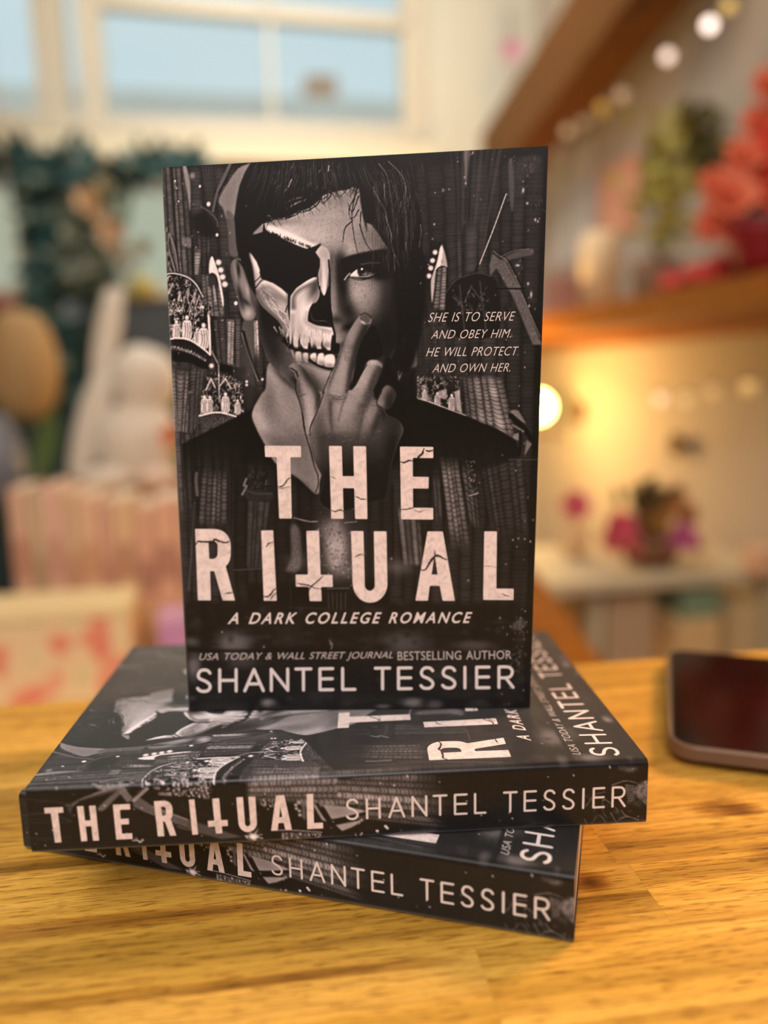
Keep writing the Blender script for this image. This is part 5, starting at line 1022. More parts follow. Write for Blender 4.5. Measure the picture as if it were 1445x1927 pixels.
SPA = [('S', 646, 671, 1524), ('H', 684, 712, 1522), ('A', 726, 758, 1520), ('N', 770, 800, 1518), ('T', 810, 838, 1516), ('E', 850, 876, 1514), ('L', 888, 911.7, 1512), ('T', 943, 970.5, 1512), ('E', 982, 1007, 1510), ('S', 1019, 1043, 1508), ('S', 1055, 1079.5, 1506), ('I', 1093, 1097.5, 1504), ('E', 1112.7, 1136.6, 1502), ('R', 1149, 1176.4, 1500)]
sb = [(c_, aw(x0, y)[0], aw(x1, y)[0]) for c_, x0, x1, y in SPA]; wb_, wt_ = aw(700, 1543)[1], aw(700, 1503)[1]
SPINE_AUTHOR = strokes(sb, .84, lambda x: wb_, lambda x: wt_)

def letter_mesh(name, V, Fc, mp, mat, lay=None):
    a = np.array(V, float); l = np.zeros(len(a)) if lay is None else np.array(lay, float); P = mp(a[:, 0], a[:, 1], l)
    bm = bmesh.new(); vs_ = [bm.verts.new(p) for p in P]
    for q in Fc:
        try: bm.faces.new([vs_[i] for i in q])
        except ValueError: pass
    me = bpy.data.meshes.new(name); bm.to_mesh(me); bm.free(); me.materials.append(mat); return me
def book_meshes(place, nx, ny, ns, spine_text=True):
    """all meshes of one book, in millimetres turned into metres by place()"""
    def fr(dz):
        def f(x, y, l): X, Y = apply_h(HF, x, y); return place(X, Y, np.full_like(X, BT + dz) + .004 * l)
        return f
    def spn(dz):
        def f(a, w, l): return place(np.full_like(a, -dz) - .004 * l, BH - a, w)
        return f
    D = {'cover': cover_mesh('cover', place, nx, ny, ns)}
    D['title_lettering'] = letter_mesh('title_lettering', *FRONT_TITLE, fr(.10), M_stone); D['title_cracks'] = letter_mesh('title_cracks', *FRONT_CRACKS[:2], fr(.18), M_crack, FRONT_CRACKS[2])
    D['author_lettering'] = letter_mesh('author_lettering', *FRONT_AUTHOR[:2], fr(.08), M_white, FRONT_AUTHOR[2]); D['tagline_lettering'] = letter_mesh('tagline_lettering', *FRONT_TAG, fr(.10), M_white)
    D['subtitle_lettering'] = letter_mesh('subtitle_lettering', *FRONT_SUB, fr(.10), M_white); D['press_lettering'] = letter_mesh('press_lettering', *FRONT_PRESS, fr(.10), M_grey)
    if spine_text:
        D['spine_title_lettering'] = letter_mesh('spine_title_lettering', *SPINE_TITLE, spn(.10), M_stone); D['spine_author_lettering'] = letter_mesh('spine_author_lettering', *SPINE_AUTHOR[:2], spn(.08), M_white, SPINE_AUTHOR[2])
    # page block
    n = 14; v = []; f = []; e = .5
    for yy in np.linspace(e, BH - e, n + 1):
        for (x, z) in ((1.2, .45), (BW - e, .45), (BW - e, BT - .45), (1.2, BT - .45)): v.append((x, yy, z))
    for i in range(n):
        for k in range(4): f.append((4 * i + k, 4 * i + (k + 1) % 4, 4 * i + 4 + (k + 1) % 4, 4 * i + 4 + k))
    f += [(3, 2, 1, 0), (4 * n, 4 * n + 1, 4 * n + 2, 4 * n + 3)]; a = np.array(v); P = place(a[:, 0], a[:, 1], a[:, 2])
    me = bpy.data.meshes.new('page_block'); me.from_pydata([tuple(p) for p in P], [], f); me.materials.append(M_page); me.update(); bmx = bmesh.new(); bmx.from_mesh(me); bmesh.ops.recalc_face_normals(bmx, faces=bmx.faces); bmx.to_mesh(me); bmx.free()
    D['page_block'] = me; return D
def assemble(label, D, loc, rotz=0.):
    root = thing('paperback_book', label, 'book', loc, 'black paperbacks on the counter'); root.rotation_euler = (0, 0, rotz)
    def add(n, par): o = bpy.data.objects.new(n, D[n]); COL.objects.link(o); o.parent = par; return o
    cover = add('cover', root); add('page_block', root)
    for n in D:
        if n not in ('cover', 'page_block', 'title_cracks'): add(n, cover)
    add('title_cracks', cover); return root
# lying books: local x away from the spine (into the scene), y towards the head (left), z up
def place_flat(x, y, z): return np.stack([(BH - y), x, z], -1) * MM
FLAT = book_meshes(place_flat, 330, 500, 64)
book_low = assemble('black paperback lying flat at the bottom of the stack, directly on the counter', FLAT, (-.02523, .04519, TOP + .0002), -.285)
book_mid = assemble('black paperback lying across the bottom book, under the upright one', FLAT, (0, 0, TOP + .02613 + .0004), .0501)
# upright book, slightly twisted like a real soft cover
q_bl, q_br, q_tl, q_tr = [np.array(p) for p in ((43.05, 64.05, 52.75), (192.82, 60.46, 52.75), (44.9, 70.9, 279.8), (197.0, 58.6, 281.7))]
base_mm = np.array((118., 75., 52.75))
def place_up(x, y, z):
    u = (x / BW)[..., None]; v = (y / BH)[..., None]; p = q_bl * (1 - u) * (1 - v) + q_br * u * (1 - v) + q_tl * (1 - u) * v + q_tr * u * v
    du = (q_br - q_bl) * (1 - v) + (q_tr - q_tl) * v; dv_ = (q_tl - q_bl) * (1 - u) + (q_tr - q_br) * u; n = np.cross(du, dv_); n /= np.linalg.norm(n, axis=-1, keepdims=True)
    return (p + n * (z - BT)[..., None] - base_mm) * MM
UP = book_meshes(place_up, 540, 820, 20)
book_up = assemble('black paperback standing upright on the stack, half skull portrait on its front', UP, (base_mm[0] * MM, base_mm[1] * MM, TOP + base_mm[2] * MM))
# ---------------------------------------------------------------- phone lying on the counter
def rounded_slab(w, h, r, z0, z1, bev=.0012, n=10):
    """rounded rectangle slab with softened rims, lower left corner at 0,0"""
    def ring(ins, z):
        out = []; rr = max(r - ins, .0005)
        for cx_, cy_, a0 in ((w - r, r, -90), (w - r, h - r, 0), (r, h - r, 90), (r, r, 180)):
            for k in range(n + 1): a = math.radians(a0 + 90 * k / n); out.append((cx_ + rr * math.cos(a), cy_ + rr * math.sin(a), z))
        return out
    rings = [ring(bev, z0), ring(bev * .3, z0 + bev * .3), ring(0, z0 + bev), ring(0, z1 - bev), ring(bev * .3, z1 - bev * .3), ring(bev, z1)]; m = len(rings[0])
    mb = MB(); v = [p for q in rings for p in q]; f = [(i * m + k, i * m + (k + 1) % m, (i + 1) * m + (k + 1) % m, (i + 1) * m + k) for i in range(len(rings) - 1) for k in range(m)]
    f += [tuple(range(m))[::-1], tuple((len(rings) - 1) * m + k for k in range(m))]; return mb.add(v, f)
M_phone = material('brushed_grey_metal', (112, 96, 84), .45, .6, var=.05); M_screen = material('black_glass', (13, 9, 6), .10, 0, var=.1, spec=.38); M_lens = material('black_lens_glass', (14, 14, 16), .1, 0)
ph = thing('smartphone', 'smartphone with dark glossy screen and grey metal rim lying on the counter', 'phone', (.2705, .1050, TOP)); ph.rotation_euler = (math.radians(-.6), 0, -.33)
def local(name, mb, m, par): o = build(name, mb, m, None); o.parent = par; return o
PW, PH_ = .0765, .150; p_z = .0046
local('body', rounded_slab(PW, PH_, .013, p_z, p_z + .0078), M_phone, ph)
scr = rounded_slab(PW - .0044, PH_ - .0044, .011, p_z + .0074, p_z + .0081, .0003); scr.v = [(x + .0022, y + .0022, z) for x, y, z in scr.v]; local('screen', scr, M_screen, ph)
bump = rounded_slab(.036, .036, .010, .0012, p_z + .0004, .0008); bump.v = [(x + .006, y + .012, z) for x, y, z in bump.v]; cb = local('camera_bump', bump, M_phone, ph)
for lx, ly in ((.016, .022), (.032, .022), (.024, .038)): local('camera_lens', MB().lathe((lx, ly, .0004), [(.0062, 0), (.0062, .001)], 20), M_lens, cb)
# ---------------------------------------------------------------- left: display table, riser, row of pink books
Z = Vector((0, 0, 1))
M_cloth = material('cream_display_paint', (224, 200, 150), .7, var=.05); M_riser = material('pale_wood_riser', (206, 164, 116), .6, var=.1, scale=8)
def pbox(mb, px0, px1, d0, d1, z0, z1, bevel=0.):
    """box seen between two pixel columns at its front distance"""
    a = at((px0 + px1) / 2, 900, d0); b = at(px1, 900, d0); wd = (b - at(px0, 900, d0)).length; yd = Vector((E2.x, E2.y, 0)); c = Vector((a.x, a.y, 0)) + E2 * ((d1 - d0) / 2) + Z * ((z0 + z1) / 2)
    return mb.box(c, (wd, d1 - d0, z1 - z0), None, bevel, (E1, E2, Z))
def zpx(py, d): return CAM.z + (at(CX, py, d).z - CAM.z)
dt = thing('display_table', 'cream display table behind the counter on the left, holding the pink books', 'table', (at(150, 1300, 1.5).x, at(150, 1300, 1.5).y, 0))
zt = zpx(1345, 1.2)
build('top', pbox(MB(), -330, 560, 1.12, 1.69, zt - .03, zt, .004), M_cloth, dt)
for px_, dd in ((-290, 1.16), (515, 1.16), (0, 1.58), (480, 1.58)): build('leg', pbox(MB(), px_ - 22, px_ + 22, dd, dd + .05, 0, zt - .03), M_cloth, dt)
zr = zpx(1141, 1.45)
rz = thing('display_riser', 'low wooden riser box under the row of pink books', 'riser', (at(180, 1200, 1.5).x, at(180, 1200, 1.5).y, zt)); build('box', pbox(MB(), -20, 470, 1.42, 1.68, zt + .0005, zr, .003), M_riser, rz)
M_pg = material('cream_page_edges', (238, 222, 196), .8, var=.08, scale=60)
PINKS = [(20, 58, (198, 152, 122), 906), (60, 84, (196, 170, 122), 916), (86, 116, (226, 170, 148), 902), (118, 148, (206, 168, 124), 912), (150, 186, (226, 176, 132), 922), (188, 214, (212, 152, 118), 934), (216, 252, (222, 182, 124), 926), (254, 290, (216, 150, 114), 944), (292, 330, (228, 162, 124), 930), (332, 364, (222, 158, 124), 930)]
NAMEC = ['rosy brown', 'pale khaki', 'light pink', 'sandy beige', 'pale peach', 'dusty salmon', 'straw yellow', 'coral tan', 'warm salmon', 'apricot']
BAND = [(170, 120, 96), (150, 150, 110), (200, 150, 140), (190, 150, 110), (206, 160, 110), (190, 134, 108), (176, 134, 96), (150, 104, 88), (158, 108, 90), (170, 120, 100)]
def standing_book(px0, px1, d, zb, zt_, rgb, label, group, band, depth=.15, bandz=.28):
    a, b = at(px0, 1000, d), at(px1, 1000, d); w = (b - a).length - .0015; c = (a + b) / 2; root = thing('book', label, 'book', (c.x, c.y, zb), group); h = zt_ - zb; B = lambda off, size, bev=0.: MB().box(Vector((c.x, c.y, zb)) + E1 * off[0] + E2 * off[1] + Z * off[2], size, None, bev, (E1, E2, Z))
    m = material('book_cloth', tuple(min(250, int((.55 * q + .45 * b_) * k)) for q, b_, k in zip(rgb, (208, 160, 126), (1.02, 1.07, 1.12))), .6, var=.07, scale=25); cv = B((0, .002, h / 2), (w, .004, h), .0012)
    cv.box(Vector((c.x, c.y, zb)) + E1 * (-w / 2 + .001) + E2 * (depth / 2) + Z * (h / 2), (.002, depth, h), None, 0, (E1, E2, Z)); cv.box(Vector((c.x, c.y, zb)) + E1 * (w / 2 - .001) + E2 * (depth / 2) + Z * (h / 2), (.002, depth, h), None, 0, (E1, E2, Z))
    co = build('cover', cv, m, root); build('page_block', B((0, depth / 2 + .001, h / 2), (w - .0046, depth - .006, h - .006)), M_pg, root)
    build('spine_band', B((0, -.0004, h * bandz), (w * .86, .001, h * .34)), material('spine_print', tuple(int(.5 * q + .5 * b_) for q, b_ in zip(band, (200, 150, 120))), .6, var=.1), co); return root
for i, (a_, b_, c_, yt) in enumerate(PINKS):
    standing_book(a_, b_, 1.46, zr + .0008, zpx(yt, 1.46), c_, f'{NAMEC[i]} book in the pink row on the riser, ' + ['first from the left', 'second from the left', 'third from the left', 'fourth from the left', 'fifth from the left', 'sixth from the left', 'seventh from the left', 'eighth from the left', 'ninth from the left', 'last beside the black books'][i], 'row of pink books', BAND[i], bandz=.30 if i % 2 else .42)
# floral box in front of the row
M_fl = bpy.data.materials.new('cream_floral_paper'); M_fl.use_nodes = True; nt = M_fl.node_tree; bs = nt.nodes['Principled BSDF']; tc = nt.nodes.new('ShaderNodeTexCoord'); mp = nt.nodes.new('ShaderNodeMapping'); mp.inputs['Scale'].default_value = (13, 13, 13); mp.inputs['Location'].default_value = (.31, 0, .47); no = nt.nodes.new('ShaderNodeTexNoise'); no.inputs['Scale'].default_value = 1.5; no.inputs['Detail'].default_value = 1; rp = nt.nodes.new('ShaderNodeValToRGB')
for k, (p_, c_) in enumerate(((.0, (224, 120, 100)), (.38, (230, 140, 112)), (.47, (236, 204, 158)), (.60, (232, 206, 158)), (.72, (206, 196, 150)))):
    if k > 1: rp.color_ramp.elements.new(p_)
    rp.color_ramp.elements[k].position = p_; rp.color_ramp.elements[k].color = lin(c_)
nt.links.new(tc.outputs['Object'], mp.inputs[0]); nt.links.new(mp.outputs[0], no.inputs['Vector']); nt.links.new(no.outputs['Fac'], rp.inputs[0]); nt.links.new(rp.outputs[0], bs.inputs['Base Color']); bs.inputs['Roughness'].default_value = .6
zf = zpx(1146, 1.2); c = at(100, 1240, 1.2)
fb = thing('floral_box', 'cream cardboard box with blurred red and pink flower print, in front of the pink books', 'box', (c.x, c.y, zt)); build('body', pbox(MB(), -90, 216, 1.2, 1.31, zt + .0008, zf - .018, .003), M_fl, fb); build('lid', pbox(MB(), -93, 219, 1.197, 1.313, zf - .0178, zf, .003), material('cream_box_lid', (236, 212, 158), .6, var=.05), fb)
lb = thing('lilac_box', 'small lilac box standing by the black books, below the pink row', 'box', (at(306, 1200, 1.3).x, at(306, 1200, 1.3).y, zt)); build('body', pbox(MB(), 278, 336, 1.30, 1.37, zt + .0008, zpx(1168, 1.3) - .012, .003), material('lilac_card', (190, 138, 186), .6, var=.08), lb); build('lid', pbox(MB(), 277, 337, 1.298, 1.372, zpx(1168, 1.3) - .0118, zpx(1168, 1.3), .002), material('pale_lilac_card', (206, 160, 190), .6, var=.05), lb)
# ---------------------------------------------------------------- left: white plush rabbit on a pedestal behind the row
ped_z = zpx(925, 1.86)
pd = thing('plant_stand', 'pale wooden stand behind the pink books that carries the white plush toy', 'stand', (at(250, 1000, 1.85).x, at(250, 1000, 1.85).y, 0)); build('top', pbox(MB(), 108, 430, 1.73, 2.02, ped_z - .03, ped_z, .003), M_riser, pd); build('column', pbox(MB(), 150, 330, 1.80, 1.95, 0, ped_z - .03), M_riser, pd)
M_plush = material('white_plush', (226, 214, 196), .95, var=.06, scale=120, bump=.8, sheen=.4); M_plush_in = material('cream_pink_plush', (226, 200, 178), .95, var=.06, scale=120)
P = lambda x, y, d=1.90: at(x, y, d)
rb = thing('plush_rabbit', 'white plush rabbit with one tall upright ear, behind the pink books', 'plush toy', (P(250, 920).x, P(250, 920).y, ped_z)); s_ = 1.90 / F_PX
build('body', MB().blob(P(262, 832), (78 * s_, .09, 82 * s_), 3, .1, 1), M_plush, rb)
hd = build('head', MB().blob(P(272, 716), (62 * s_, .075, 66 * s_), 3, .08, 2), M_plush, rb)
def ear(pts, w0):
    mb_ = MB(); n = 9; v = []; f = []; m = 10
    for i in range(n):
        t = i / (n - 1); k = t * (len(pts) - 1); j = min(int(k), len(pts) - 2); p = pts[j].lerp(pts[j + 1], k - j); w = w0 * (.28 + .72 * math.sin(math.pi * min(1, .12 + .88 * t)) ** .8) * (1 if t < .95 else .6)
        for q in range(m): a = 2 * math.pi * q / m; v.append(p + Vector((w * math.cos(a), w * .45 * math.sin(a), 0)))
    for i in range(n - 1):
        for q in range(m): f.append((i * m + q, i * m + (q + 1) % m, (i + 1) * m + (q + 1) % m, (i + 1) * m + q))
    f += [tuple(range(m))[::-1], tuple((n - 1) * m + q for q in range(m))]; return mb_.add(v, f, True)
build('ear', ear([P(214, 545), P(206, 600), P(192, 690), P(186, 790)], 25 * s_), M_plush, rb)
build('arm', ear([P(196, 700), P(178, 780), P(160, 860), P(140, 905)], 34 * s_), M_plush, rb)
build('foot', MB().blob(P(205, 898, 1.84), (52 * s_, .05, 22 * s_), 3, .08, 3), M_plush, rb); build('foot', MB().blob(P(300, 898, 1.84), (42 * s_, .05, 22 * s_), 3, .08, 4), M_plush_in, rb)
# small flower pot beside the toy
fp = thing('flower_pot', 'small pot with orange flower and green leaves right of the plush toy', 'potted plant', (P(352, 915, 1.765).x, P(356, 915, 1.79).y, ped_z))
build('pot', MB().lathe((P(356, 915, 1.79).x, P(356, 915, 1.79).y, ped_z), [(.022, 0), (.03, .05), (.032, .055), (.028, .055)], 20), material('terracotta', (190, 130, 96), .8), fp)
mb = MB()
for k in range(14): a = k * 2.4; mb.petal(P(346, 880, 1.765), (math.cos(a), math.sin(a) * .6, .5 + .3 * math.sin(k)), Z, .045, .02, .3)
build('foliage', mb, material('olive_leaf', (126, 140, 62), .6), fp)
build('blossom', MB().blossom(P(324, 822, 1.765), .032, seed=3), material('orange_petal', (226, 150, 104), .6), fp)
# ---------------------------------------------------------------- left edge: lantern, vase, picture frame, yellow ball
M_lant = material('tan_paper', (170, 138, 90), .8, var=.12, scale=14)
lc = at(42, 690, 2.0); sl = 2.0 / F_PX
ln = thing('paper_lantern', 'tan oval paper lantern hanging at the left edge', 'lantern', lc)
build('shade', MB().lathe(lc - Z * (104 * sl), [(.014, 0)] + [(66 * sl * math.sin(math.pi * k / 16) ** .75, 208 * sl * (.5 - .5 * math.cos(math.pi * k / 16))) for k in range(1, 16)] + [(.014, 208 * sl)], 28), M_lant, ln)
for k in (-.6, -.3, 0, .3, .6):
    rr = 66 * sl * math.sin(math.acos(k)) ** .75 * 1.005; build('hoop', MB().tube([lc + Z * (104 * sl * k) + Vector((rr * math.cos(a * .2618), rr * math.sin(a * .2618), 0)) for a in range(25)], .0016, 5), M_riser, ln)
build('cord', MB().tube([lc + Z * 104 * sl, Vector((lc.x, lc.y, CEIL))], .0015, 5), M_riser, ln)
rc = at(4, 580, 2.1); rd = thing('hanging_ornament', 'small dark red ornament hanging above the tan lantern at the left edge', 'ornament', rc); build('bauble', MB().blob(rc, .036, 3), material('dark_red_gloss', (120, 66, 56), .4), rd); build('cord', MB().tube([rc + Z * .034, Vector((rc.x, rc.y, CEIL))], .0012, 5), M_riser, rd)
vz = zpx(930, 1.9); vp = at(-6, 850, 1.9)
st = thing('side_stand', 'dark green stand at the left edge below the grey blue vase', 'stand', (vp.x, vp.y, 0)); build('top', MB().box((vp.x, vp.y, vz - .015), (.19, .19, .03), ROOM, .003), material('dark_green_paint', (30, 48, 46), .6), st); build('column', MB().box((vp.x, vp.y, (vz - .03) / 2), (.14, .14, vz - .03), ROOM), material('dark_green_paint_base', (28, 44, 44), .7), st)
va = thing('vase', 'grey blue vase at the left edge with one broad green leaf', 'vase', (vp.x, vp.y, vz)); build('body', MB().lathe((vp.x, vp.y, vz), [(.04, 0), (.062, .03), (.066, .09), (.055, .15), (.034, .19), (.038, .205), (.03, .2)], 28), material('grey_blue_glaze', (112, 116, 128), .35), va)
mb = MB(); mb.petal(at(70, 905, 1.86), (at(104, 775, 1.86) - at(70, 905, 1.86)), (0, -1, 0), .175, .055, .1, 8); build('leaf', mb, material('mid_green_leaf', (76, 98, 44), .5), va)
mb = MB(); mb.tube([Vector((vp.x, vp.y, vz + .12)), Vector((vp.x + .03, vp.y - .01, vz + .21)), at(74, 800, 1.87), at(70, 905, 1.86)], .0025, 6); build('stem', mb, material('leaf_stem', (70, 90, 44), .6), va)
pf0, pf1, pd_ = 236, 352, 2.3; pc = at((pf0 + pf1) / 2, 624, pd_)
pf = thing('picture_frame', 'dark grey picture board behind the white plush toy', 'picture frame', (pc.x, pc.y, zpx(684, pd_)))
build('frame', pbox(MB(), pf0, pf1, pd_, pd_ + .02, zpx(684, pd_), zpx(566, pd_), .003), material('charcoal_frame', (58, 62, 66), .6), pf); build('panel', pbox(MB(), pf0 + 10, pf1 - 10, pd_ - .003, pd_ + .001, zpx(674, pd_), zpx(576, pd_)), material('slate_panel', (74, 80, 84), .7), pf); build('strut', pbox(MB(), (pf0 + pf1) / 2 - 6, (pf0 + pf1) / 2 + 6, pd_ + .022, pd_ + .035, 0, zpx(620, pd_)), M_riser, pf)
yc = at(292, 534, 2.3); yb = thing('yellow_ball', 'small yellow ball resting on top of the dark grey picture board', 'ball', (yc.x, yc.y, zpx(566, 2.3))); build('ball', MB().blob((at(292, 900, 2.3).x + E2.x * .01, at(292, 900, 2.3).y + E2.y * .01, zpx(566, 2.3) + .0385), .039, 3), material('mustard_yellow', (176, 160, 84), .6), yb)
# ---------------------------------------------------------------- left: garland with roses across the lower panes
M_leafd = material('deep_teal_green_leaf', (46, 82, 80), .6, var=.3, scale=40); M_leafs = material('sage_leaf', (122, 134, 114), .7, var=.2, scale=40)
gl = thing('flower_garland', 'dark green garland with tan and grey roses hung round the lower window panes', 'garland', room(wx(120, 400), BACK - .1, wz(120, 400)))
gr = random.Random(9); mb = MB(); mb2 = MB()
path = [(-60, 268), (-10, 290), (40, 312), (90, 322), (150, 325), (210, 328), (270, 322), (330, 316), (380, 312)]
drop = [(88, 322), (84, 370), (82, 420), (84, 470), (88, 520), (96, 570), (106, 620), (116, 680), (118, 730)]
for pts, wd, cnt in ((path, 14, 210), (drop, 15, 230)):
    for k in range(cnt):
        t = gr.uniform(0, len(pts) - 1.001); j = int(t); x = pts[j][0] + (pts[j + 1][0] - pts[j][0]) * (t - j) + gr.gauss(0, wd); y = pts[j][1] + (pts[j + 1][1] - pts[j][1]) * (t - j) + gr.gauss(0, 10)
        p = at(x, y, 2.84 + gr.uniform(-.05, .05)); (mb if gr.random() < .85 else mb2).petal(p, (gr.uniform(-1, 1), gr.uniform(-.8, .2), gr.uniform(-1, .8)), (0, -1, .3), gr.uniform(.07, .12), gr.uniform(.03, .05), .25)
for k in range(150):
    p = at(gr.gauss(165, 34), gr.uniform(345, 540), 2.86 + gr.uniform(-.04, .04)); mb2.petal(p, (gr.uniform(-1, 1), gr.uniform(-.8, .2), gr.uniform(-1, .8)), (0, -1, .3), gr.uniform(.07, .11), gr.uniform(.03, .05), .25)
for pts in (path, drop): mb.tube([at(x, y, 2.85) for x, y in pts], .012, 8)
build('foliage', mb, M_leafd, gl); build('sage_foliage', mb2, M_leafs, gl)
ROSES = [(166, 378, 26, (216, 178, 132)), (212, 438, 28, (214, 174, 134)), (186, 404, 20, (206, 172, 130)), (132, 440, 19, (160, 164, 142)), (140, 510, 20, (150, 156, 140)), (142, 584, 22, (134, 142, 148)), (226, 470, 22, (178, 158, 132)), (270, 470, 22, (172, 162, 130)), (200, 350, 18, (178, 162, 120)), (176, 500, 20, (150, 150, 132)), (240, 500, 20, (176, 166, 146))]
for i, (x, y, rr, c_) in enumerate(ROSES):
    ro = build('rose', MB().blossom(at(x, y, 2.72), rr * 2.72 / F_PX, (0, -1, .1), seed=i, wid=.8).blob(at(x, y, 2.74), rr * .6 * 2.72 / F_PX, 2), material('rose_petal', c_, .7, var=.08), gl); build('stem', MB().tube([at(x, y, 2.74), at(min(x, 130) if y > 350 else x, y if y > 350 else 326, 2.84)], .006, 6), M_leafd, ro)
pk = at(962, 96, 3.0); pv = thing('hanging_flower', 'single blurred pink flower on the cream wall left of the timber beam', 'flower', pk); build('blossom', MB().blossom(pk, .05, (0, -1, 0), seed=5, wid=.8).blob(pk + E2 * .01, .03, 2), material('pink_petal', (226, 172, 184), .7), pv); build('stem', MB().tube([pk + E2 * .01, pk + Z * .14 + E2 * .05, room(on_wall(955, 20, BACK - .01)[0], BACK - .012, on_wall(955, 20, BACK - .01)[1])], .004, 6), M_leafs, pv)
# ---------------------------------------------------------------- right: fairy lights
def string(name, label, pts, bulbs, wire_drop=.02):
    root = thing(name, label, 'string lights', at(*pts[0]), 'strings of fairy lights'); P3 = []
    for a, b in zip(pts, pts[1:]):
        pa, pb_ = at(*a), at(*b)
        for k in range(6): t = k / 6; P3.append(pa.lerp(pb_, t) - Z * (wire_drop * math.sin(math.pi * t)))
    P3.append(at(*pts[-1])); build('wire', MB().tube(P3, .0012, 5), M_wire, root)
    for (x, y, d, rad, e, c_) in bulbs:
        p = at(x, y, d); m_ = material('lit_bulb' if e > 1 else 'unlit_bulb', c_, .3, var=.02, emit=e); bb = build('bulb', MB().blob(p, rad, 3), m_, root); build('socket', MB().lathe(p + Z * rad * .8, [(rad * .35, 0), (rad * .35, rad * .7)], 10), M_wire, bb)
M_wire = material('dark_wire', (96, 78, 58), .6)
string('fairy_light_string', 'upper fairy light string with round bulbs hanging along the sloping timber beam', [(1430, -70, 1.75), (1371, -6, 1.8), (1335, 22, 1.85), (1256, 82, 1.95), (1170, 156, 2.1), (1133, 184, 2.15), (1080, 226, 2.25), (1046, 270, 2.35)],
       [(1371, 12, 1.8, .014, 1.1, (206, 172, 96)), (1335, 47, 1.85, .014, 3.6, (238, 214, 202)), (1256, 106, 1.95, .014, 2.4, (214, 190, 176)), (1170, 180, 2.1, .015, .9, (170, 140, 112)), (1133, 204, 2.15, .015, .9, (168, 128, 50)), (1098, 232, 2.2, .013, .6, (160, 132, 100)), (1068, 248, 2.25, .014, .8, (176, 148, 112)), (1048, 290, 2.35, .012, .2, (160, 140, 112))])
string('fairy_light_string', 'lower fairy light string with round bulbs hanging below the wooden shelf', [(1160, 700, 2.1), (1243, 728, 2.0), (1290, 732, 1.92), (1340, 716, 1.84), (1408, 706, 1.74), (1500, 690, 1.62)],
       [(1243, 751, 2.0, .014, 1.5, (222, 184, 150)), (1290, 752, 1.92, .015, .95, (206, 170, 112)), (1340, 737, 1.84, .015, .8, (200, 160, 106)), (1408, 728, 1.74, .015, 1.0, (204, 164, 100))])
# glowing wall lamp low in the corner
lp = at(1012, 766, 2.92); wlamp = thing('wall_lamp', 'bright glowing globe lamp just right of the upright black book', 'lamp', lp)
gm = material('glowing_globe', (255, 226, 130), .4, var=.01, emit=22); build('globe', MB().blob(lp, .05, 3), gm, wlamp)
a_w = (lp - R0).dot(E2); wp = room(RIGHT - .004, a_w, lp.z - .02); build('arm', MB().tube([lp - Z * .045, lp - Z * .09, (lp + wp) / 2 - Z * .09, wp], .007, 8), M_beam, wlamp); build('wall_plate', MB().lathe(wp, [(.045, 0), (.045, .012), (.03, .016)], 20, -E1), M_beam, wlamp)
pl = bpy.data.lights.new('warm_fill_corner', 'POINT'); pl.energy = 22; pl.color = (1, .60, .20); pl.shadow_soft_size = .03; po = bpy.data.objects.new('warm_fill_corner', pl); COL.objects.link(po); po.location = lp - E2 * .22 - E1 * .26  # added point light in mid-air away from the globe, spreads warm glow on walls
# ---------------------------------------------------------------- right: things on the shelf
def onshelf(px, d): p = at(px, 560, d); return Vector((p.x, p.y, S_TOP))
k_ = lambda d: d / F_PX
M_candle = material('cream_wax', (246, 216, 170), .6, var=.04)
q = onshelf(1128, 2.38); cd = thing('pillar_candle', 'tall cream pillar candle on the wall shelf', 'candle', q); build('wax', MB().lathe(q, [(36 * k_(2.38), 0), (36 * k_(2.38), .20), (33 * k_(2.38), .215), (26 * k_(2.38), .21)], 28), M_candle, cd); build('wick', MB().tube([q + Z * .20, q + Z * .235], .0018, 6), M_beam, cd)
q = onshelf(1062, 2.72); bx = thing('shelf_box', 'dusty rose box on the far end of the wall shelf', 'box', q); build('body', MB().box(q + Z * .055, (.12, .10, .11), ROOM, .003), material('dusty_rose_card', (176, 124, 106), .7), bx); build('lid', MB().box(q + Z * .122, (.125, .105, .024), ROOM, .003), material('dusty_rose_lid', (182, 134, 116), .7), bx)
def wall_pt(px, py, gap=.004):
    w_ = at(px, py, 1) - CAM; return CAM + w_ * ((RIGHT - gap - (CAM - R0).dot(E1)) / w_.dot(E1))
def wall_panel(name, label, cat, px0, px1, py0, py1, rgb, th=.006):
    a, b_ = wall_pt(px0, (py0 + py1) / 2, th), wall_pt(px1, (py0 + py1) / 2, th); c_ = (a + b_) / 2; dd = (c_ - CAM).dot(C_F); h_ = (py1 - py0) * dd / F_PX; o_ = thing(name, label, cat, c_)
    build('sheet', MB().box(c_, (th, (b_ - a).length, h_), None, .001, (E1, E2, Z)), material('paper_sheet', rgb, .8, var=.08, scale=9), o_)
    for k in (-1, 1): build('tack', MB().lathe(c_ - E1 * (th / 2) + E2 * (k * (b_ - a).length * .42) + Z * (h_ * .46), [(.006, 0), (.006, .002), (.003, .004)], 12, -E1), M_cream, o_)
wall_panel('wall_card', 'orange pink card pinned to the wall above the cream candle', 'card', 1128, 1202, 308, 440, (226, 158, 124))
wall_panel('wall_poster', 'pale grey poster pinned to the wall beside the top corner of the upright book', 'poster', 1036, 1112, 285, 492, (206, 198, 188))
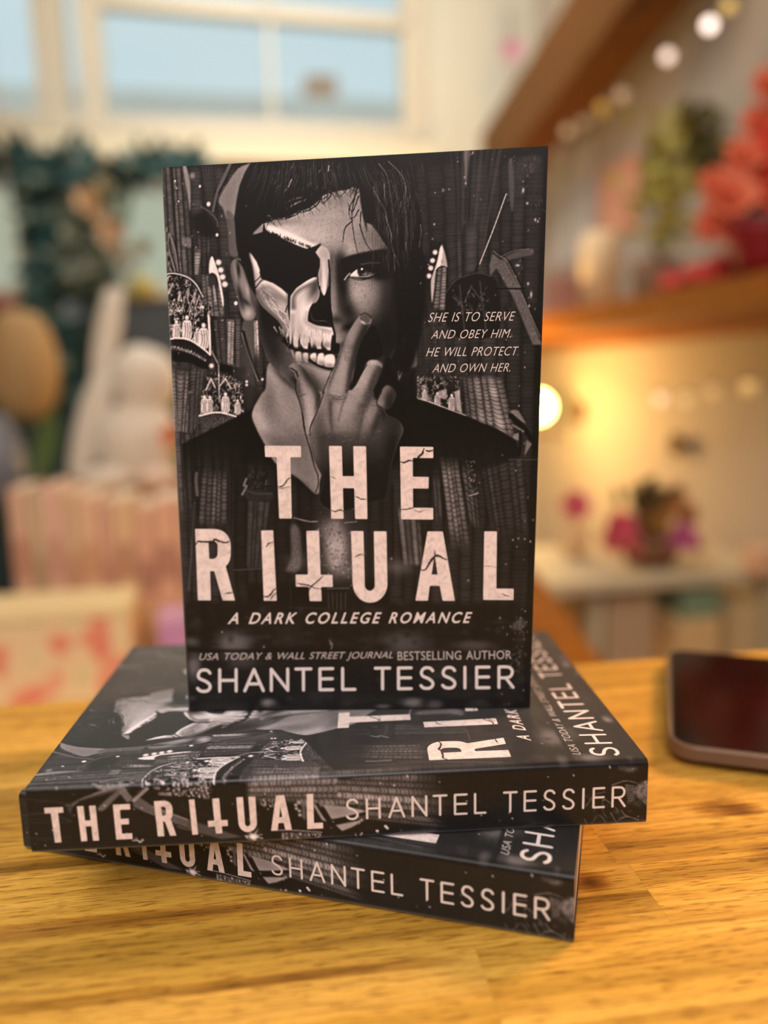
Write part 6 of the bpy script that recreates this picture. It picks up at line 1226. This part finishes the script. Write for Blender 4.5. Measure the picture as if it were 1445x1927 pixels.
# yellow green plant
q = onshelf(1232, 2.10); py_ = thing('foliage_plant', 'yellow green leafy plant in a grey pot on the wall shelf', 'potted plant', q); gr = random.Random(12)
build('pot', MB().lathe(q, [(.05, 0), (.062, .09), (.066, .10), (.058, .10)], 24), material('warm_grey_pot', (168, 140, 118), .7), py_)
for nm, m_, cnt, cxs in (('foliage', material('yellow_green_leaf', (182, 170, 78), .6, var=.2), 95, (1246, 46)), ('dark_foliage', material('dark_olive_leaf', (92, 84, 34), .6, var=.2), 60, (1318, 24))):
    mb = MB()
    for k in range(cnt):
        x = gr.gauss(cxs[0], cxs[1] * .62); y = gr.uniform(238, 450) if nm == 'foliage' else gr.gauss(275, 26); p = at(x, y, 1.97 + gr.uniform(-.06, .06)); mb.petal(p, (gr.uniform(-1, 1), gr.uniform(-.7, .2), gr.uniform(-.6, 1)), (0, -1, .4), gr.uniform(.04, .075), gr.uniform(.018, .034), .3)
    build(nm, mb, m_, py_)
mb = MB()
for k in range(9): x = 1200 + 15 * k; mb.tube([q + Z * .09, at(1246 + (x - 1246) * .5, 420, 1.98), at(x, 270 + 8 * abs(k - 4), 1.97)], .003, 6, .0015)
build('stem', mb, M_leafs, py_)
# poinsettia with red wrap
q = onshelf(1432, 1.62); ps = thing('poinsettia', 'big red flowering plant in dark red wrapping at the right edge of the shelf', 'potted plant', q)
build('pot', MB().lathe(q, [(.045, 0), (.06, .04), (.068, .085), (.078, .105), (.07, .105), (.055, .085)], 28), material('dark_red_wrap', (134, 12, 24), .5, var=.2, scale=30), ps)
red = material('red_orange_bract', (255, 92, 70), .55, var=.14, scale=20); red2 = material('coral_bract', (255, 140, 104), .55, var=.12, scale=20)
for i, (x, y, rr, mm) in enumerate(((1370, 372, 60, red2), (1426, 322, 62, red), (1432, 240, 50, red2), (1446, 166, 44, red2), (1352, 420, 46, red2), (1418, 395, 50, red2), (1470, 280, 60, red), (1480, 380, 60, red), (1335, 436, 38, red2), (1395, 300, 44, red2), (1375, 440, 40, red2), (1420, 445, 36, red), (1345, 350, 40, red2))): build('bract', MB().blossom(at(x, y, 1.60 + .02 * (i % 3)), rr * k_(1.6), (-.15, -1, .35), seed=20 + i, wid=.6), mm, ps)
mb = MB()
for k in range(24): x, y = gr.uniform(1350, 1480), gr.uniform(300, 440); mb.petal(at(x, y, 1.66), (gr.uniform(-1, 1), gr.uniform(-.6, .3), gr.uniform(-.8, .8)), (0, -1, .4), .07, .035, .25)
build('foliage', mb, material('dark_green_leaf', (60, 66, 34), .6), ps)
mb = MB()
for k in range(6): mb.tube([q + Z * .12, at(1360 + 20 * k, 400, 1.63), at(1350 + 22 * k, 330, 1.62)], .004, 6)
build('stem', mb, M_leafs, ps)
# red ribbon trailing over the shelf
mb = MB(); pts = [at(1375, 512, 1.70), at(1360, 516, 1.72), at(1340, 520, 1.74), at(1296, 538, 1.82), at(1258, 552, 1.90)]
v = []; f = []; n = 24
for i in range(n + 1):
    t = i / n * (len(pts) - 1); j = min(int(t), len(pts) - 2); p = pts[j].lerp(pts[j + 1], t - j); p.z = S_TOP + .004 + .050 * (1 - i / n * .4) * (1 + .25 * math.sin(i * .9))
    for w_, z_ in ((-.035, -.03), (-.02, 0), (.02, .003), (.05, -.03)): v.append((p.x + E1.x * w_, p.y + E1.y * w_, max(S_TOP + .002, p.z + z_)))
for i in range(n):
    for k in range(3): f.append((4 * i + k, 4 * i + k + 1, 4 * i + k + 5, 4 * i + k + 4))
    f.append((4 * i + 3, 4 * i, 4 * i + 4, 4 * i + 7))
f += [(0, 1, 2, 3), (4 * n + 3, 4 * n + 2, 4 * n + 1, 4 * n)]; mb.add(v, f, True)
rbn = thing('red_runner', 'folded red cloth strip lying along the shelf beside the red flowering plant', 'cloth', (pts[2].x, pts[2].y, S_TOP)); build('cloth', mb, material('red_cloth', (206, 62, 54), .8, var=.12, scale=40), rbn)
# ---------------------------------------------------------------- right: pale side table with bouquet, boxes underneath
M_tbl = material('pale_sage_paint', (198, 184, 150), .6, var=.05); tz = .648
sdt = thing('side_table', 'pale painted side table behind the counter on the right with flowers on top', 'table', (at(1230, 1100, 1.9).x, at(1230, 1100, 1.9).y, 0))
build('top', pbox(MB(), 985, 1520, 1.70, 2.06, tz - .028, tz, .004), M_tbl, sdt)
build('lower_shelf', pbox(MB(), 1120, 1500, 1.72, 2.02, .385, .405), M_tbl, sdt)
for px_, dd in ((1130, 1.73), (1478, 1.73), (1080, 1.98), (1345, 1.98)): build('leg', pbox(MB(), px_ - 12, px_ + 12, dd, dd + .035, 0, tz - .028), M_tbl, sdt)
# leaning brown board left of it
A, B = at(1000, 1128, 1.62), at(1120, 1290, 1.58); dv = (B - A).normalized(); sd = E2; nn = dv.cross(sd)
lbd = build('leaning_board', MB().box((A + B) / 2 - Z * .0, ((B - A).length + .36, .03, .085), None, .003, (dv, sd, nn)), wood('amber_board', (150, 88, 10), (190, 116, 18)), None, loc=(A + B) / 2); tag(lbd, 'amber brown board leaning in the shade under the side table', 'board')
zs = .4055
def card_box(px0, px1, d0, d1, z0, ytop, rgb, lid, label, name='storage_box'):
    c_ = at((px0 + px1) / 2, 1180, d0); zt_ = zpx(ytop, d0); o_ = thing(name, label, 'box', (c_.x, c_.y, z0)); build('body', pbox(MB(), px0, px1, d0, d1, z0, zt_ - .012, .002), material('box_card', rgb, .7, var=.05), o_); build('lid', pbox(MB(), px0 - 1, px1 + 1, d0 - .0015, d1 + .0015, zt_ - .0118, zt_, .002), material('lid_card', lid, .7, var=.05), o_)
card_box(1146, 1246, 1.745, 1.90, zs, 1122, (186, 156, 122), (192, 166, 134), 'tall greyish beige box on the lower shelf of the side table')
card_box(1284, 1376, 1.745, 1.90, zs, 1192, (222, 184, 128), (226, 192, 136), 'low tan box on the lower shelf, under the teal box')
card_box(1390, 1452, 1.745, 1.88, zs, 1166, (204, 176, 128), (210, 184, 136), 'low khaki box on the lower shelf at the right edge')
card_box(1292, 1372, 1.75, 1.89, zpx(1192, 1.745) + .0005, 1132, (128, 146, 116), (136, 152, 112), 'sage teal box stacked on the low tan box')
q = at(1446, 1075, 1.76); pk2 = thing('peach_box', 'small peach box on the side table at the right edge', 'box', (q.x, q.y, tz)); build('body', MB().box((q.x, q.y, tz + .022), (.09, .06, .042), ROOM, .003), material('peach_card', (224, 174, 136), .7), pk2); build('lid', MB().box((q.x, q.y, tz + .049), (.092, .062, .010), ROOM, .002), material('peach_lid', (228, 182, 146), .7), pk2)
# dried bouquet in a brown basket
bq = at(1222, 1060, 1.86); bq = Vector((bq.x, bq.y, tz)); bt = thing('flower_basket', 'brown basket of pink, purple and ochre flowers on the side table', 'bouquet', bq)
build('basket', MB().lathe(bq, [(.05, 0), (.066, .035), (.072, .06), (.064, .06), (.055, .03)], 26), material('brown_wicker', (126, 84, 50), .8, var=.3, scale=90), bt)
for i, (x, y, rr, c_, d_) in enumerate(((1166, 994, 36, (222, 96, 112), 1.80), (1150, 1020, 28, (226, 120, 112), 1.80), (1190, 1024, 26, (224, 124, 108), 1.81), (1284, 1012, 30, (206, 100, 150), 1.80), (1262, 1024, 20, (206, 108, 144), 1.80), (1306, 1026, 18, (180, 96, 70), 1.82), (1252, 950, 34, (198, 134, 66), 1.86), (1236, 985, 30, (178, 124, 58), 1.84), (1290, 968, 26, (178, 112, 64), 1.86), (1272, 930, 22, (190, 136, 84), 1.88))): build('blossom', MB().blossom(at(x, y, d_), rr * k_(d_), (0, -1, .4), seed=40 + i, wid=.75).blob(at(x, y, d_ + .012), rr * .62 * k_(d_), 2), material('dry_petal', c_, .7, var=.12), bt)
mb = MB()
for k in range(34): x, y = gr.gauss(1212, 16), gr.uniform(930, 1040); mb.petal(at(x, y, 1.86), (gr.uniform(-.6, .8), gr.uniform(-.5, .3), gr.uniform(.2, 1)), (0, -1, .4), .06, .022, .2)
build('foliage', mb, material('brown_green_leaf', (92, 76, 36), .7), bt)
mb = MB()
for x, y, d_ in ((1166, 994, 1.81), (1150, 1020, 1.81), (1190, 1024, 1.82), (1284, 1012, 1.81), (1262, 1024, 1.81), (1306, 1026, 1.83), (1252, 950, 1.87), (1236, 985, 1.85), (1290, 968, 1.87), (1272, 930, 1.89)): mb.tube([bq + Z * .04, at((x + 1222) / 2, (y + 1040) / 2, 1.86), at(x, y, d_)], .003, 6)
build('stem', mb, M_leafs, bt)
# single pink flower in a small bowl, nearer the lamp
fq = at(1080, 1030, 1.95); fq = Vector((fq.x, fq.y, tz)); fv = thing('pink_flower_vase', 'small pale vase with one pink flower on the side table by the upright book', 'vase', fq); build('vase', MB().lathe(fq, [(.022, 0), (.034, .025), (.03, .05), (.018, .065), (.022, .07), (.016, .068)], 22), material('pale_peach_glaze', (226, 186, 136), .4), fv); build('blossom', MB().blossom(at(1082, 954, 1.93), 34 * k_(1.93), (0, -1, .5), seed=61, wid=.75), material('rose_pink_petal', (232, 116, 130), .7), fv); build('stem', MB().tube([fq + Z * .03, at(1082, 956, 1.94)], .003, 6), M_leafs, fv)
# brown wall hook with a knob
wa = (at(1280, 836, 1) - CAM); t_ = (RIGHT - .02 - (CAM - R0).dot(E1)) / wa.dot(E1); hk = CAM + wa * t_
hook = thing('wall_hook', 'small round brown wooden knob on the wall above the flower basket', 'hook', hk); build('knob', MB().lathe(hk - E1 * .03, [(.014, 0), (.03, .01), (.032, .02), (.02, .032), (.012, .036), (.012, .049)], 20, E1), wood('brown_knob', (96, 62, 30), (126, 84, 44)), hook)
